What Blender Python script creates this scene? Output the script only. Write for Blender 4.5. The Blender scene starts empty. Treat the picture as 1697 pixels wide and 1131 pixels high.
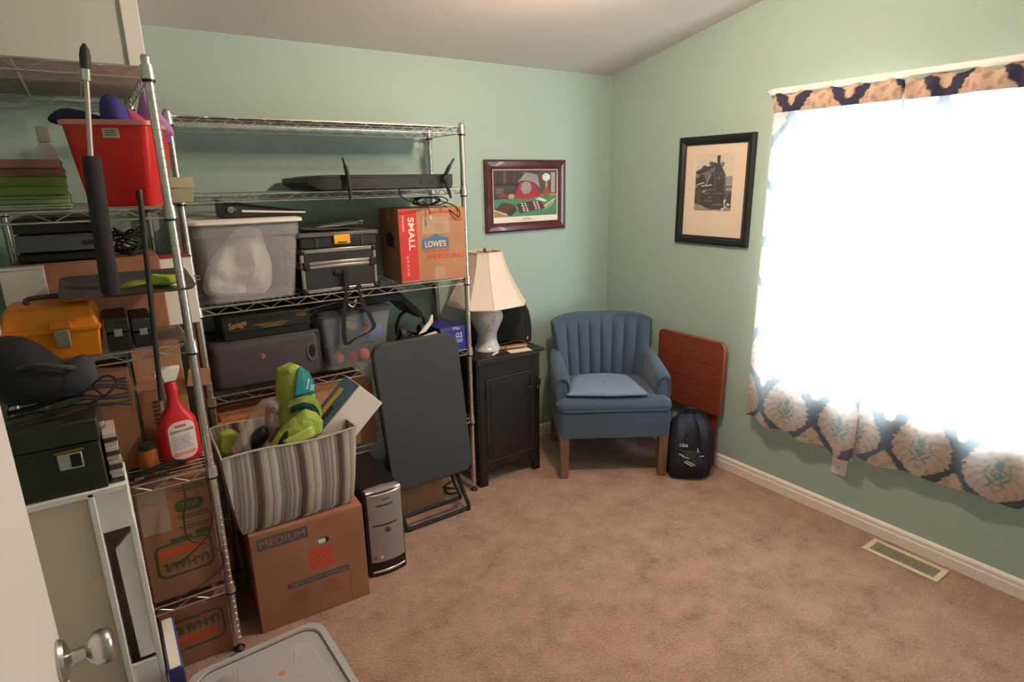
import bpy, math, random
import numpy as np
from mathutils import Vector, Matrix, noise

random.seed(7)
scene = bpy.context.scene
COL = scene.collection

# ------------------------------------------------------------------ camera
def cam_rot(yaw, pitch, roll):
    cy, sy, cp, sp = math.cos(yaw), math.sin(yaw), math.cos(pitch), math.sin(pitch)
    f = Vector((sy*cp, cy*cp, sp)); r = Vector((cy, -sy, 0)); u = r.cross(f)
    cr, sr = math.cos(roll), math.sin(roll)
    r2 = r*cr + u*sr; u2 = u*cr - r*sr
    return Matrix((r2, u2, -f)).transposed()
cd = bpy.data.cameras.new('camera'); cam = bpy.data.objects.new('camera', cd); COL.objects.link(cam)
cd.sensor_fit = 'HORIZONTAL'; cd.sensor_width = 36.0; cd.lens = 992.46*36.0/1697.0
cd.clip_start = 0.05
cam.matrix_world = Matrix.Translation((-2.7936, -2.9200, 1.6306)) @ cam_rot(.6033, -.2621, -.0166).to_4x4()
scene.camera = cam

# ------------------------------------------------------------------ daylight and exposure
world = bpy.data.worlds.new('overcast_sky'); scene.world = world; world.use_nodes = True
bg = world.node_tree.nodes['Background']; bg.inputs[0].default_value = (.80, .94, 1.0, 1); bg.inputs[1].default_value = 30.0
pl = bpy.data.lights.new('window_portal', 'AREA'); pl.shape = 'RECTANGLE'; pl.size = 1.3; pl.size_y = 1.3; pl.cycles.is_portal = True
po = bpy.data.objects.new('window_portal', pl); COL.objects.link(po)
po.location = (.10, -1.87, 1.26); po.rotation_euler = (0, math.radians(90), 0)   # at the window opening, facing into the room
vs = scene.view_settings
vs.view_transform = 'Standard'; vs.look = 'None'; vs.gamma = 1.0; vs.use_curve_mapping = False; vs.exposure = 0.0

# ------------------------------------------------------------------ materials
def lin(c):
    def f(v):
        v /= 255.0
        return v/12.92 if v <= .04045 else ((v+.055)/1.055)**2.4
    return (f(c[0]), f(c[1]), f(c[2]), 1.0)
MATS = {}
def mat(name, rgb=(128,128,128), rough=.6, metal=0., var=0., vscale=14., bump=0., bscale=220., bdist=.002, clear=0., trans=0., sheen=0., spec=.5, coat=0., emit=0.):
    if name in MATS: return MATS[name]
    m = bpy.data.materials.new(name); m.use_nodes = True; nt = m.node_tree; N = nt.nodes; K = nt.links
    p = N['Principled BSDF']; c = lin(rgb)
    p.inputs['Base Color'].default_value = c; p.inputs['Roughness'].default_value = rough; p.inputs['Metallic'].default_value = metal
    p.inputs['Specular IOR Level'].default_value = spec; p.inputs['Coat Weight'].default_value = coat
    p.inputs['Sheen Weight'].default_value = sheen
    if emit: p.inputs['Emission Color'].default_value = c; p.inputs['Emission Strength'].default_value = emit
    tc = None
    if var or bump:
        tc = N.new('ShaderNodeTexCoord')
    if var:
        n = N.new('ShaderNodeTexNoise'); n.inputs['Scale'].default_value = vscale; n.inputs['Detail'].default_value = 5.
        K.new(tc.outputs['Object'], n.inputs['Vector'])
        r = N.new('ShaderNodeValToRGB'); r.color_ramp.elements[0].position = .3; r.color_ramp.elements[1].position = .7
        r.color_ramp.elements[0].color = tuple(max(0, v*(1-var)) for v in c[:3])+(1,); r.color_ramp.elements[1].color = tuple(min(1, v*(1+var)) for v in c[:3])+(1,)
        K.new(n.outputs['Fac'], r.inputs['Fac']); K.new(r.outputs['Color'], p.inputs['Base Color'])
    if bump:
        n2 = N.new('ShaderNodeTexNoise'); n2.inputs['Scale'].default_value = bscale; n2.inputs['Detail'].default_value = 3.
        K.new(tc.outputs['Object'], n2.inputs['Vector'])
        b = N.new('ShaderNodeBump'); b.inputs['Strength'].default_value = bump; b.inputs['Distance'].default_value = bdist
        K.new(n2.outputs['Fac'], b.inputs['Height']); K.new(b.outputs['Normal'], p.inputs['Normal'])
    if clear:      # clear or frosted plastic: part of the light passes straight through
        t = N.new('ShaderNodeBsdfTransparent'); mx = N.new('ShaderNodeMixShader'); mx.inputs[0].default_value = clear
        out = N['Material Output']; K.new(p.outputs[0], mx.inputs[1]); K.new(t.outputs[0], mx.inputs[2]); K.new(mx.outputs[0], out.inputs['Surface'])
    if trans:      # thin cloth: light diffuses through
        t = N.new('ShaderNodeBsdfTranslucent'); t.inputs['Color'].default_value = c; mx = N.new('ShaderNodeMixShader'); mx.inputs[0].default_value = trans
        out = N['Material Output']; K.new(p.outputs[0], mx.inputs[1]); K.new(t.outputs[0], mx.inputs[2]); K.new(mx.outputs[0], out.inputs['Surface'])
    MATS[name] = m
    return m
def attr_mat(name, rough=.8, trans=0., bump=0.):
    """cloth or printed paper whose pattern is stored as colours of the mesh"""
    if name in MATS: return MATS[name]
    m = bpy.data.materials.new(name); m.use_nodes = True; nt = m.node_tree; N = nt.nodes; K = nt.links
    p = N['Principled BSDF']; p.inputs['Roughness'].default_value = rough
    a = N.new('ShaderNodeAttribute'); a.attribute_name = 'pattern'
    K.new(a.outputs['Color'], p.inputs['Base Color'])
    if bump:
        tc = N.new('ShaderNodeTexCoord'); n2 = N.new('ShaderNodeTexNoise'); n2.inputs['Scale'].default_value = 300.; K.new(tc.outputs['Object'], n2.inputs['Vector'])
        b = N.new('ShaderNodeBump'); b.inputs['Strength'].default_value = bump; b.inputs['Distance'].default_value = .002
        K.new(n2.outputs['Fac'], b.inputs['Height']); K.new(b.outputs['Normal'], p.inputs['Normal'])
    if trans:
        t = N.new('ShaderNodeBsdfTranslucent'); lw = N.new('ShaderNodeMix'); lw.data_type = 'RGBA'; lw.inputs[0].default_value = .5; lw.inputs[7].default_value = (.72, .76, .76, 1)   # open weave lets white daylight through
        K.new(a.outputs['Color'], lw.inputs[6]); K.new(lw.outputs[2], t.inputs['Color'])
        mx = N.new('ShaderNodeMixShader'); mx.inputs[0].default_value = trans
        out = N['Material Output']; K.new(p.outputs[0], mx.inputs[1]); K.new(t.outputs[0], mx.inputs[2]); K.new(mx.outputs[0], out.inputs['Surface'])
    MATS[name] = m
    return m

# ------------------------------------------------------------------ geometry helpers
def rrect(x0, x1, z0, z1, r, n=5):
    pts = []
    rs = r if isinstance(r, (tuple, list)) else (r, r, r, r)      # br, tr, tl, bl
    for (cx, cz, a, q) in ((x1-rs[0], z0+rs[0], -90, rs[0]), (x1-rs[1], z1-rs[1], 0, rs[1]), (x0+rs[2], z1-rs[2], 90, rs[2]), (x0+rs[3], z0+rs[3], 180, rs[3])):
        for i in range(n+1):
            t = math.radians(a+90*i/n); pts.append((cx+q*math.cos(t), cz+q*math.sin(t)))
    return pts
def smooth_path(pts, k=6, closed=False):
    P = [Vector(p) for p in pts]; out = []
    n = len(P)
    for i in range(n if closed else n-1):
        if closed: a, b, c, d = P[(i-1) % n], P[i], P[(i+1) % n], P[(i+2) % n]
        else: a, b, c, d = P[max(i-1, 0)], P[i], P[i+1], P[min(i+2, n-1)]
        for j in range(k):
            t = j/k; t2 = t*t; t3 = t2*t
            out.append(.5*((2*b)+(c-a)*t+(2*a-5*b+4*c-d)*t2+(3*b-a-3*c+d)*t3))
    if not closed: out.append(P[-1])
    return out
class G:
    def __init__(s): s.v = []; s.f = []; s.c = {}
    def add(s, vs, fs):
        o = len(s.v); s.v += [tuple(v) for v in vs]; s.f += [tuple(i+o for i in f) for f in fs]; return s
    def box(s, x0, x1, y0, y1, z0, z1):
        return s.taper((x0, x1, y0, y1), (x0, x1, y0, y1), z0, z1)
    def taper(s, b, t, z0, z1):
        v = [(b[0], b[2], z0), (b[1], b[2], z0), (b[1], b[3], z0), (b[0], b[3], z0), (t[0], t[2], z1), (t[1], t[2], z1), (t[1], t[3], z1), (t[0], t[3], z1)]
        return s.add(v, [(3, 2, 1, 0), (4, 5, 6, 7), (0, 1, 5, 4), (1, 2, 6, 5), (2, 3, 7, 6), (3, 0, 4, 7)])
    def cyl(s, p0, p1, r0, r1=None, n=12):
        return s.tube([p0, p1], [r0, r0 if r1 is None else r1], n)
    def tube(s, pts, r, n=6, closed=False):
        P = [Vector(p) for p in pts]; m = len(P)
        rr = r if isinstance(r, (list, tuple)) else [r]*m
        T = []
        for i in range(m):
            a = P[(i-1) % m] if closed or i > 0 else P[i]; b = P[(i+1) % m] if closed or i < m-1 else P[i]
            t = (b-a); T.append(t.normalized() if t.length > 1e-9 else Vector((0, 0, 1)))
        up = Vector((0, 0, 1)) if abs(T[0].z) < .9 else Vector((1, 0, 0))
        nrm = (up - T[0]*up.dot(T[0])).normalized(); vs = []
        for i in range(m):
            nrm = nrm - T[i]*nrm.dot(T[i])
            nrm = nrm.normalized() if nrm.length > 1e-6 else T[i].orthogonal().normalized()
            bn = T[i].cross(nrm)
            for k in range(n):
                a = 2*math.pi*k/n; vs.append(P[i]+(nrm*math.cos(a)+bn*math.sin(a))*rr[i])
        fs = []
        for i in range(m if closed else m-1):
            j = (i+1) % m
            for k in range(n):
                l = (k+1) % n; fs.append((i*n+k, i*n+l, j*n+l, j*n+k))
        if not closed: fs += [tuple(range(n-1, -1, -1)), tuple((m-1)*n+k for k in range(n))]
        return s.add(vs, fs)
    def ribbon(s, pts, w, t, side):
        """flat strap: section w wide along the vector side, t thick"""
        P = [Vector(p) for p in pts]; m = len(P); S = Vector(side).normalized(); vs = []
        for i in range(m):
            d = (P[min(i+1, m-1)]-P[max(i-1, 0)]).normalized(); nn = d.cross(S).normalized()
            for a, b in ((-1, -1), (1, -1), (1, 1), (-1, 1)): vs.append(P[i]+S*(a*w/2)+nn*(b*t/2))
        fs = [(3, 2, 1, 0), tuple((m-1)*4+k for k in range(4))]
        for i in range(m-1):
            for k in range(4): l = (k+1) % 4; fs.append((i*4+k, i*4+l, i*4+4+l, i*4+4+k))
        return s.add(vs, fs)
    def rings(s, R, cap=True):
        m = len(R); n = len(R[0]); vs = [p for r in R for p in r]; fs = []
        for i in range(m-1):
            for k in range(n):
                l = (k+1) % n; fs.append((i*n+k, i*n+l, i*n+n+l, i*n+n+k))
        if cap: fs += [tuple(range(n-1, -1, -1)), tuple((m-1)*n+k for k in range(n))]
        return s.add(vs, fs)
    def lathe(s, prof, n=24, c=(0, 0, 0), axis='z'):
        R = []
        for r, h in prof:
            ring = []
            for k in range(n):
                a = 2*math.pi*k/n; x, y = r*math.cos(a), r*math.sin(a)
                ring.append((c[0]+x, c[1]+y, c[2]+h) if axis == 'z' else ((c[0]+x, c[1]-h, c[2]+y) if axis == '-y' else (c[0]+h, c[1]+x, c[2]+y)))
            R.append(ring)
        return s.rings(R)
    def prism(s, poly, lo, hi, plane='xz'):
        n = len(poly)
        def m(a, b, h): return (a, h, b) if plane == 'xz' else ((a, b, h) if plane == 'xy' else (h, a, b))
        vs = [m(a, b, lo) for a, b in poly]+[m(a, b, hi) for a, b in poly]
        fs = [tuple(range(n)), tuple(range(2*n-1, n-1, -1))]+[(i, n+i, n+(i+1) % n, (i+1) % n) for i in range(n)]
        return s.add(vs, fs)
    def grid(s, fn, nu, nv):
        vs = [fn(i/nu, j/nv) for j in range(nv+1) for i in range(nu+1)]
        fs = [(j*(nu+1)+i, j*(nu+1)+i+1, (j+1)*(nu+1)+i+1, (j+1)*(nu+1)+i) for j in range(nv) for i in range(nu)]
        return s.add(vs, fs)
    def shell(s, fa, fb, nu, nv):
        """closed solid between two grids"""
        o = len(s.v); s.grid(fa, nu, nv); q = (nu+1)*(nv+1); s.grid(lambda u, v: fb(1-u, v), nu, nv)
        A = lambda i, j: o+j*(nu+1)+i
        B = lambda i, j: o+q+j*(nu+1)+(nu-i)
        for i in range(nu):
            s.f.append((A(i+1, 0), A(i, 0), B(i, 0), B(i+1, 0))); s.f.append((A(i, nv), A(i+1, nv), B(i+1, nv), B(i, nv)))
        for j in range(nv):
            s.f.append((A(0, j), A(0, j+1), B(0, j+1), B(0, j))); s.f.append((A(nu, j+1), A(nu, j), B(nu, j), B(nu, j+1)))
        return s
    def pillow(s, outline, y, t, k=5, wob=0., seed=0, back=.5):
        """stuffed soft shape: an outline in x,z filled out to both sides of the plane y"""
        if len(outline) < 24: outline = [(p.x, p.y) for p in smooth_path([(a, b, 0) for a, b in outline], 4, True)]
        n = len(outline); cx = sum(p[0] for p in outline)/n; cz = sum(p[1] for p in outline)/n; R = []
        for side, sg in ((-1, 1.), (1, back)):
            rr = []
            for i in range(k):
                q = 1-i/k; h = math.sqrt(max(0, 1-q**2.2)); ring = []
                for a, b in outline:
                    x = cx+(a-cx)*q; z = cz+(b-cz)*q
                    w = wob*(noise.noise(Vector((x*14+seed, z*14, seed*1.7)))) if wob else 0
                    ring.append((x, y+side*sg*t*h+(w*h), z))
                rr.append(ring)
            R.append(rr)
        allr = R[1][::-1]+R[0][1:]
        return s.rings(allr)
    def xf(s, M, start=0):
        s.v[start:] = [tuple(M @ Vector(v)) for v in s.v[start:]]; return s
    def build(s, name, m, parent=None, bevel=0., seg=2, smooth=True, angle=40, color=None, subsurf=0):
        me = bpy.data.meshes.new(name); me.from_pydata(s.v, [], s.f); me.update()
        import bmesh
        b = bmesh.new(); b.from_mesh(me); bmesh.ops.recalc_face_normals(b, faces=b.faces); b.to_mesh(me); b.free()
        if smooth:
            me.shade_smooth(); me.set_sharp_from_angle(angle=math.radians(angle))
        if m is not None: me.materials.append(m)
        if color is not None:
            a = me.color_attributes.new('pattern', 'FLOAT_COLOR', 'POINT')
            arr = np.array([lin(color(v)) for v in s.v], dtype=np.float32).ravel(); a.data.foreach_set('color', arr)
        o = bpy.data.objects.new(name, me); COL.objects.link(o)
        if parent is not None: o.parent = parent
        if bevel:
            bm_ = o.modifiers.new('bevel', 'BEVEL'); bm_.width = bevel; bm_.segments = seg; bm_.limit_method = 'ANGLE'; bm_.angle_limit = math.radians(45)
        if subsurf:
            ss = o.modifiers.new('sub', 'SUBSURF'); ss.levels = subsurf; ss.render_levels = subsurf
        return o
def thing(name, label, cat, loc=(0, 0, 0), rz=0., group=None):
    o = bpy.data.objects.new(name, None); COL.objects.link(o); o.empty_display_size = .05
    o.location = loc; o.rotation_euler = (0, 0, math.radians(rz))
    return tag(o, label, cat, group)
def tag(o, label, cat, group=None):
    o['label'] = label; o['category'] = cat
    if group: o['group'] = group
    return o
def struct(o): o['kind'] = 'structure'; return o
def front(x, y, z, rot=0.):
    """places flat print, drawn in x,y, upright on a face that looks along -y"""
    return Matrix.Translation((x, y, z)) @ Matrix.Rotation(math.radians(90), 4, 'X') @ Matrix.Rotation(math.radians(rot), 4, 'Z')
def text(name, body, w, h, M, m, parent, bold=0., shear=0.):
    cu = bpy.data.curves.new(name, 'FONT'); cu.body = body; cu.size = 1.; cu.extrude = .01; cu.offset = bold; cu.shear = shear; cu.resolution_u = 3
    cu.align_x = 'CENTER'
    t = bpy.data.objects.new(name, cu); COL.objects.link(t)
    me = bpy.data.meshes.new_from_object(t); bpy.data.objects.remove(t)
    n = len(me.vertices); co = np.empty(n*3); me.vertices.foreach_get('co', co); co = co.reshape(-1, 3)
    lo, hi = co.min(0), co.max(0); ctr = (lo+hi)/2; sz = hi-lo
    co = (co-ctr)*np.array([w/sz[0], h/sz[1], .0006/max(sz[2], 1e-6)])
    A = np.array(M); co = co @ A[:3, :3].T+A[:3, 3]
    me.vertices.foreach_set('co', co.ravel()); me.update(); me.name = name
    me.materials.clear(); me.materials.append(m)
    o = bpy.data.objects.new(name, me); COL.objects.link(o)
    if parent is not None: o.parent = parent
    return o
def fpoly(g, poly, y, t=.0006):
    """thin flat print on a face that looks along -y"""
    return g.prism(poly, y-t, y, 'xz')
def rect(x0, x1, z0, z1): return [(x0, z0), (x1, z0), (x1, z1), (x0, z1)]

# palette
M_wall = mat('green_wall_paint', (163,186,176), .75, bump=.25, bscale=110, bdist=.003)
M_white = mat('white_paint', (226,220,214), .45)
M_trim = mat('white_trim_paint', (238,230,226), .4)
M_ceil = mat('white_ceiling', (206,200,198), .85, bump=.3, bscale=80, bdist=.003)
M_chrome = mat('chrome_wire', (214,210,206), .34, 1.)
M_steel = mat('polished_steel', (190,186,180), .28, 1.)
M_black = mat('black_plastic', (26,26,28), .45)
M_blackm = mat('matte_black_fabric', (24,24,27), .9, bump=.3, bscale=600)
M_rubber = mat('black_rubber', (30,30,32), .8)
M_dark = mat('charcoal_plastic', (52,50,52), .6)
M_red = mat('red_print', (206,56,50), .6)
M_blue = mat('blue_print', (70,112,156), .6)
M_card = mat('cardboard', (176,128,94), .85, var=.1, vscale=7, bump=.1, bscale=300)
M_card2 = mat('worn_cardboard', (160,108,82), .85, var=.12, vscale=6, bump=.1, bscale=300)
M_tape = mat('packing_tape', (220,192,168), .18, clear=.62)
M_greenp = mat('green_print', (72,92,52), .7)
M_orangep = mat('orange_print', (206,84,38), .7)
M_greyp = mat('grey_print', (92,88,94), .7)
M_paper = mat('white_paper', (232,226,216), .7)
# ================================================================== the room
SL = .196                       # the ceiling climbs from the back wall towards the door
ZC = 2.24
XL, YN = -3.35, -3.45           # far side wall, wall behind the door
def ceil_z(y): return ZC-SL*y
# floor
g = G(); g.box(XL-.1, .1, YN-.1, .1, -.08, 0)
m = mat('brown_carpet', (172,134,114), 1., sheen=.3)
nt = m.node_tree; N = nt.nodes; K = nt.links; p = N['Principled BSDF']
tc = N.new('ShaderNodeTexCoord')
n1 = N.new('ShaderNodeTexNoise'); n1.inputs['Scale'].default_value = 7.5; n1.inputs['Detail'].default_value = 8; n1.inputs['Roughness'].default_value = .72
n2 = N.new('ShaderNodeTexNoise'); n2.inputs['Scale'].default_value = 120.; n2.inputs['Detail'].default_value = 4
for n in (n1, n2): K.new(tc.outputs['Object'], n.inputs['Vector'])
r1 = N.new('ShaderNodeValToRGB'); e = r1.color_ramp.elements
e[0].position = .30; e[0].color = lin((136,102,86)); e[1].position = .60; e[1].color = lin((190,152,134)); e_ = e.new(.43); e_.color = lin((170,133,116))
K.new(n1.outputs['Fac'], r1.inputs['Fac'])
r2 = N.new('ShaderNodeValToRGB'); e = r2.color_ramp.elements
e[0].position = .3; e[0].color = (.62, .6, .58, 1); e[1].position = .7; e[1].color = (1, 1, 1, 1)
K.new(n2.outputs['Fac'], r2.inputs['Fac'])
mx = N.new('ShaderNodeMix'); mx.data_type = 'RGBA'; mx.blend_type = 'MULTIPLY'; mx.inputs[0].default_value = .8
K.new(r1.outputs['Color'], mx.inputs[6]); K.new(r2.outputs['Color'], mx.inputs[7]); K.new(mx.outputs[2], p.inputs['Base Color'])
b = N.new('ShaderNodeBump'); b.inputs['Strength'].default_value = .7; b.inputs['Distance'].default_value = .008
K.new(n2.outputs['Fac'], b.inputs['Height']); K.new(b.outputs['Normal'], p.inputs['Normal'])
struct(g.build('floor', m, smooth=False))
# ceiling (sloping slab)
g = G(); y0, y1 = YN-.1, .1
g.add([(XL-.1, y0, ceil_z(y0)), (.1, y0, ceil_z(y0)), (.1, y1, ceil_z(y1)), (XL-.1, y1, ceil_z(y1)), (XL-.1, y0, ceil_z(y0)+.1), (.1, y0, ceil_z(y0)+.1), (.1, y1, ceil_z(y1)+.1), (XL-.1, y1, ceil_z(y1)+.1)],
      [(0, 1, 2, 3), (7, 6, 5, 4), (0, 4, 5, 1), (1, 5, 6, 2), (2, 6, 7, 3), (3, 7, 4, 0)])
struct(g.build('ceiling', M_ceil, smooth=False))
# walls
g = G(); g.box(XL-.1, .1, 0, .1, -.05, ZC+.05); struct(g.build('wall_back', M_wall, smooth=False))
WY0, WY1, WZ0, WZ1 = -1.22, -2.52, .625, 1.90          # window opening in the side wall
def wprism(g, ya, yb, za, zb_a, zb_b=None):
    zb_b = zb_a if zb_b is None else zb_b
    return g.prism([(ya, za), (yb, za), (yb, zb_b), (ya, zb_a)], 0, .1, 'yz')
g = G()
wprism(g, .0, WY0, -.05, ceil_z(0)+.03, ceil_z(WY0)+.03)
wprism(g, WY1, YN-.1, -.05, ceil_z(WY1)+.03, ceil_z(YN)+.03)
wprism(g, WY0, WY1, -.05, WZ0)
wprism(g, WY0, WY1, WZ1, ceil_z(WY0)+.03, ceil_z(WY1)+.03)
struct(g.build('wall_right', M_wall, smooth=False))
g = G(); g.prism([(0.05, -.05), (YN-.1, -.05), (YN-.1, ceil_z(YN)+.03), (.05, ceil_z(0)+.03)], XL-.1, XL, 'yz'); struct(g.build('wall_left', M_wall, smooth=False))
g = G(); g.box(XL-.05, .05, YN-.1, YN, -.05, ceil_z(YN)+.03); struct(g.build('wall_front', M_wall, smooth=False))
# boxed-in header above the corner storage, with a trim strip at its end
g = G(); g.box(XL, -2.60, -.42, 0, 2.02, ceil_z(-.42)+.02); hd = struct(g.build('wall_header', mat('pale_header_paint', (204,204,194), .7, bump=.2, bscale=110), smooth=False))
g = G(); g.box(-2.60, -2.548, -.43, 0, 2.01, ceil_z(-.43)+.02); struct(g.build('trim_1', M_trim, bevel=.003))
# baseboards with a stepped profile
def baseboard(name, prof_plane, lo, hi):
    g = G(); P = [(0, 0), (-.014, 0), (-.014, .045), (-.011, .05), (-.011, .066), (-.006, .074), (0, .078)]
    if prof_plane == 'x': g.add([(a, lo, b) for a, b in P]+[(a, hi, b) for a, b in P], [])
    else: g.add([(lo, a, b) for a, b in P]+[(hi, a, b) for a, b in P], [])
    n = len(P); g.f += [tuple(range(n)), tuple(range(2*n-1, n-1, -1))]+[(i, n+i, n+(i+1) % n, (i+1) % n) for i in range(n)]
    return struct(g.build(name, M_trim, smooth=False))
baseboard('baseboard_right', 'x', YN, 0.)
baseboard('baseboard_back', 'y', XL, -.014)
# window: frame, sash bars, panes
w = bpy.data.objects.new('window_1', None); COL.objects.link(w); struct(w); w.location = (.05, (WY0+WY1)/2, WZ0)
hw, hh = (WY0-WY1)/2, WZ1-WZ0
M_vinyl = mat('white_vinyl', (236,236,234), .35)
for a in ((-hw, hw, 0, .05), (-hw, hw, hh-.05, hh), (-hw, -hw+.05, .05, hh-.05), (hw-.05, hw, .05, hh-.05), (-.03, .03, .05, hh-.05)):
    g = G(); g.box(-.03, .03, a[0], a[1], a[2], a[3]); g.build('window_frame', M_vinyl, w, bevel=.004)
M_glass = mat('window_glass', (240,248,250), .02, clear=.92)
for s_ in (-1, 1):
    g = G(); y0, y1 = (.03, hw-.05) if s_ > 0 else (-hw+.05, -.03); g.box(-.003, .003, y0, y1, .05, hh-.05); g.build('pane', M_glass, w, smooth=False)
g = G(); g.box(-.088, .0, -hw-.03, hw+.03, -.018, -.001); g.build('light_block_sill', M_trim, w, bevel=.003)  # sill unseen behind the curtains, drawn out past the wall to block light downward
# open door by the entrance
d = bpy.data.objects.new('door_1', None); COL.objects.link(d); struct(d); d.location = (-2.963, -1.80, .01)
g = G(); g.box(-.018, .018, -.78, 0, 0, 2.03); g.build('door_leaf', mat('door_paint', (232,224,220), .5, bump=.1, bscale=60), d, bevel=.003)
g = G(); g.lathe([(.0, 0), (.033, 0), (.034, .004), (.030, .010), (.016, .014), (.011, .018), (.011, .036), (.018, .040), (.026, .048), (.0285, .058), (.027, .068), (.021, .074), (.008, .076), (0, .076)], 32, axis='x')
o = g.build('door_knob', M_steel, d); o.location = (.018, -.060, .895)
g = G(); g.box(-.012, .012, -.0005, .0012, .88, .97); g.build('latch_plate', M_steel, d)
# ceiling lamp in the middle of the room
t = thing('ceiling_lamp', 'round white glass dome ceiling lamp under the sloping ceiling', 'lamp', (-1.25, -1.4, ceil_z(-1.4)-.012))
g = G(); g.lathe([(0, 0), (.15, 0), (.155, -.02), (.15, -.035), (0, -.035)], 32); g.build('lamp_base', M_steel, t)
g = G(); g.lathe([(.145, -.036), (.14, -.07), (.11, -.105), (.06, -.125), (0, -.13)], 32); g.build('lamp_dome', mat('lamp_glass', (255,246,232), .4, clear=.5), t)
L = bpy.data.lights.new('ceiling_bulb', 'POINT'); L.shadow_soft_size = .05; L.energy = 58; L.color = (1., .76, .56)
lo = bpy.data.objects.new('ceiling_bulb', L); COL.objects.link(lo); lo.parent = t; lo.location = (0, 0, -.24)

# ------------------------------------------------------------------ wall outlet, floor vent
t = thing('wall_outlet', 'white double power outlet on the wall under the curtain', 'outlet', (0, -1.643, .225))
g = G(); g.prism(rrect(-.036, .036, 0, .116, .006, 3), -.006, 0, 'yz'); g.build('cover_plate', M_white, t, bevel=.002)
for z in (.036, .08):
    g = G(); g.prism(rrect(-.017, .017, z-.014, z+.014, .007, 4), -.0085, -.005, 'yz'); f = g.build('socket', M_paper, t)
    for yy in (-.006, .006):
        g = G(); g.box(-.0092, -.008, yy-.001, yy+.001, z-.003, z+.006); g.build('slot', M_black, f)
t = thing('floor_vent', 'cream metal floor vent set in the carpet along the baseboard', 'vent', (-.108, -2.012, 0))
mv = mat('cream_vent', (226,212,186), .45)
g = G()
for a in ((-.06, .06, -.15, -.128), (-.06, .06, .128, .15), (-.06, -.04, -.128, .128), (.04, .06, -.128, .128)): g.box(a[0], a[1], a[2], a[3], .0, .008)
g.build('vent_frame', mv, t, bevel=.002)
g = G(); g.box(-.04, .04, -.128, .128, 0, .001); g.build('duct', mat('dark_duct', (96,86,74), .8), t)
for i in range(32):
    y = -.124+i*.008; g = G(); g.box(-.04, .04, y-.0024, y+.0024, .001, .005); g.build('louver', mat('vent_louver', (168,156,138), .5), t, smooth=False)
# ================================================================== curtains
ROD_Z = 2.01
t = thing('curtain_rod', 'thin white curtain rod along the top of the window', 'curtain rod', (-.075, -1.85, ROD_Z))
g = G(); g.prism(rrect(-.006, .006, -.013, .013, .005, 4), -1.0, .70, 'xz'); g.build('rod', M_trim, t)
g = G(); g.tube([(0, .70, 0), (.0, .712, 0), (.012, .722, 0), (.075, .722, 0)], .009, 10); g.build('rod_return', M_white, t)
g = G(); g.box(.06, .075, .70, .74, -.02, .02); g.build('rod_bracket', M_white, t, bevel=.002)
NAVY, BEIGE, TAN, TEAL, PINK = (54,55,80), (202,174,156), (178,146,130), (98,136,126), (196,160,140)
def h2(a, b): return noise.noise(Vector((a*9.1, b*9.1, 3.3)))
def damask(u, z):
    """navy cloth with staggered cream medallions and teal sprigs; u across, z up"""
    PX, PZ = .258, .47
    e = .16*noise.noise(Vector((u*60, z*60, 0)))
    for row in (0, 1):
        uu = (u-.0-row*PX/2)/PX; zz = (z-.50-row*PZ/2)/PZ
        cu = (uu-math.floor(uu+.5))*PX; cz = (zz-math.floor(zz+.5))*PZ
        if -.145 < cz < .19:
            tt = cz/.118 if cz < 0 else cz/.19
            w = .108*(1-abs(tt)**2.3) if cz < 0 else .108*(1-tt**1.6)
            if cz < -.10: w = max(w, .020*math.sqrt(max(0, 1-((cz+.122)/.024)**2)))
            w *= 1+e*.9
            if abs(cu) < w:
                r = math.hypot(cu/.042, (cz+.005)/.062)
                if r < 1 and noise.noise(Vector((abs(cu)*80, cz*70, 5))) > .06: return TEAL
                k = .5+.5*math.sin(math.atan2(cz, abs(cu))*13+r*5)
                q = k*.5+.5*noise.noise(Vector((cu*50, cz*50, 1)))
                return BEIGE if q > .12 else TAN
    return NAVY
M_curt = attr_mat('damask_cloth', .9, trans=.40)
M_hem = attr_mat('damask_hem', .9)
def curtain(label, ya, yb, zb_fn, seed, xo):
    t = thing('curtain', label, 'curtain', (xo, (ya+yb)/2, .36), group='damask curtains over the window')
    W = ya-yb
    def fold(s, z):
        top = max(0, min(1, (z-1.6)/.4)); low = 1-.6*top
        return .010*math.sin(s*W*34+seed)*low+.006*math.sin(s*W*78+seed*2)*top+.007*math.sin(s*W*17+z*2+seed)
    def P(s, z):
        flare = (1+.045*(2.0-z)/1.6)
        return Vector((fold(s, z), -(s-.5)*W*flare, z-.36))
    zt = 1.915
    nu, nv = int(W/.0055), 280
    def fn(u, v):
        zb = zb_fn(u); return P(u, zb+(zt-zb)*v)
    def col(v): return damask(-(v[1])/(1+.045*(2.0-(v[2]+.36))/1.6)+seed*.06, v[2]+.36)
    g = G(); g.grid(fn, nu, nv); o = g.build('cloth', M_curt, t, color=col, angle=80)
    # stitched double header with rod pocket
    g = G()
    ru = lambda u: .012+.004*math.sin(u*W*60+seed)
    g.shell(lambda u, v: P(u, zt+.078*v)+Vector((-ru(u)*math.sin(math.pi*min(1, v*1.1))*.8-.002, 0, .006*math.sin(u*W*52+seed)*v)),
            lambda u, v: P(u, zt+.078*v)+Vector((ru(u)*math.sin(math.pi*min(1, v*1.1))*1.3+.002, 0, .006*math.sin(u*W*52+seed)*v)), nu, 20)
    g.build('header', M_hem, t, color=lambda v: damask(-(v[1])+seed*.06, v[2]+.36+.06), angle=80)
    return t
curtain('navy and cream damask curtain panel beside the framed locomotive photograph', -1.178, -1.722, lambda u: .40-.045*u+.008*math.sin(u*19), 0.9, -.088)
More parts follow.
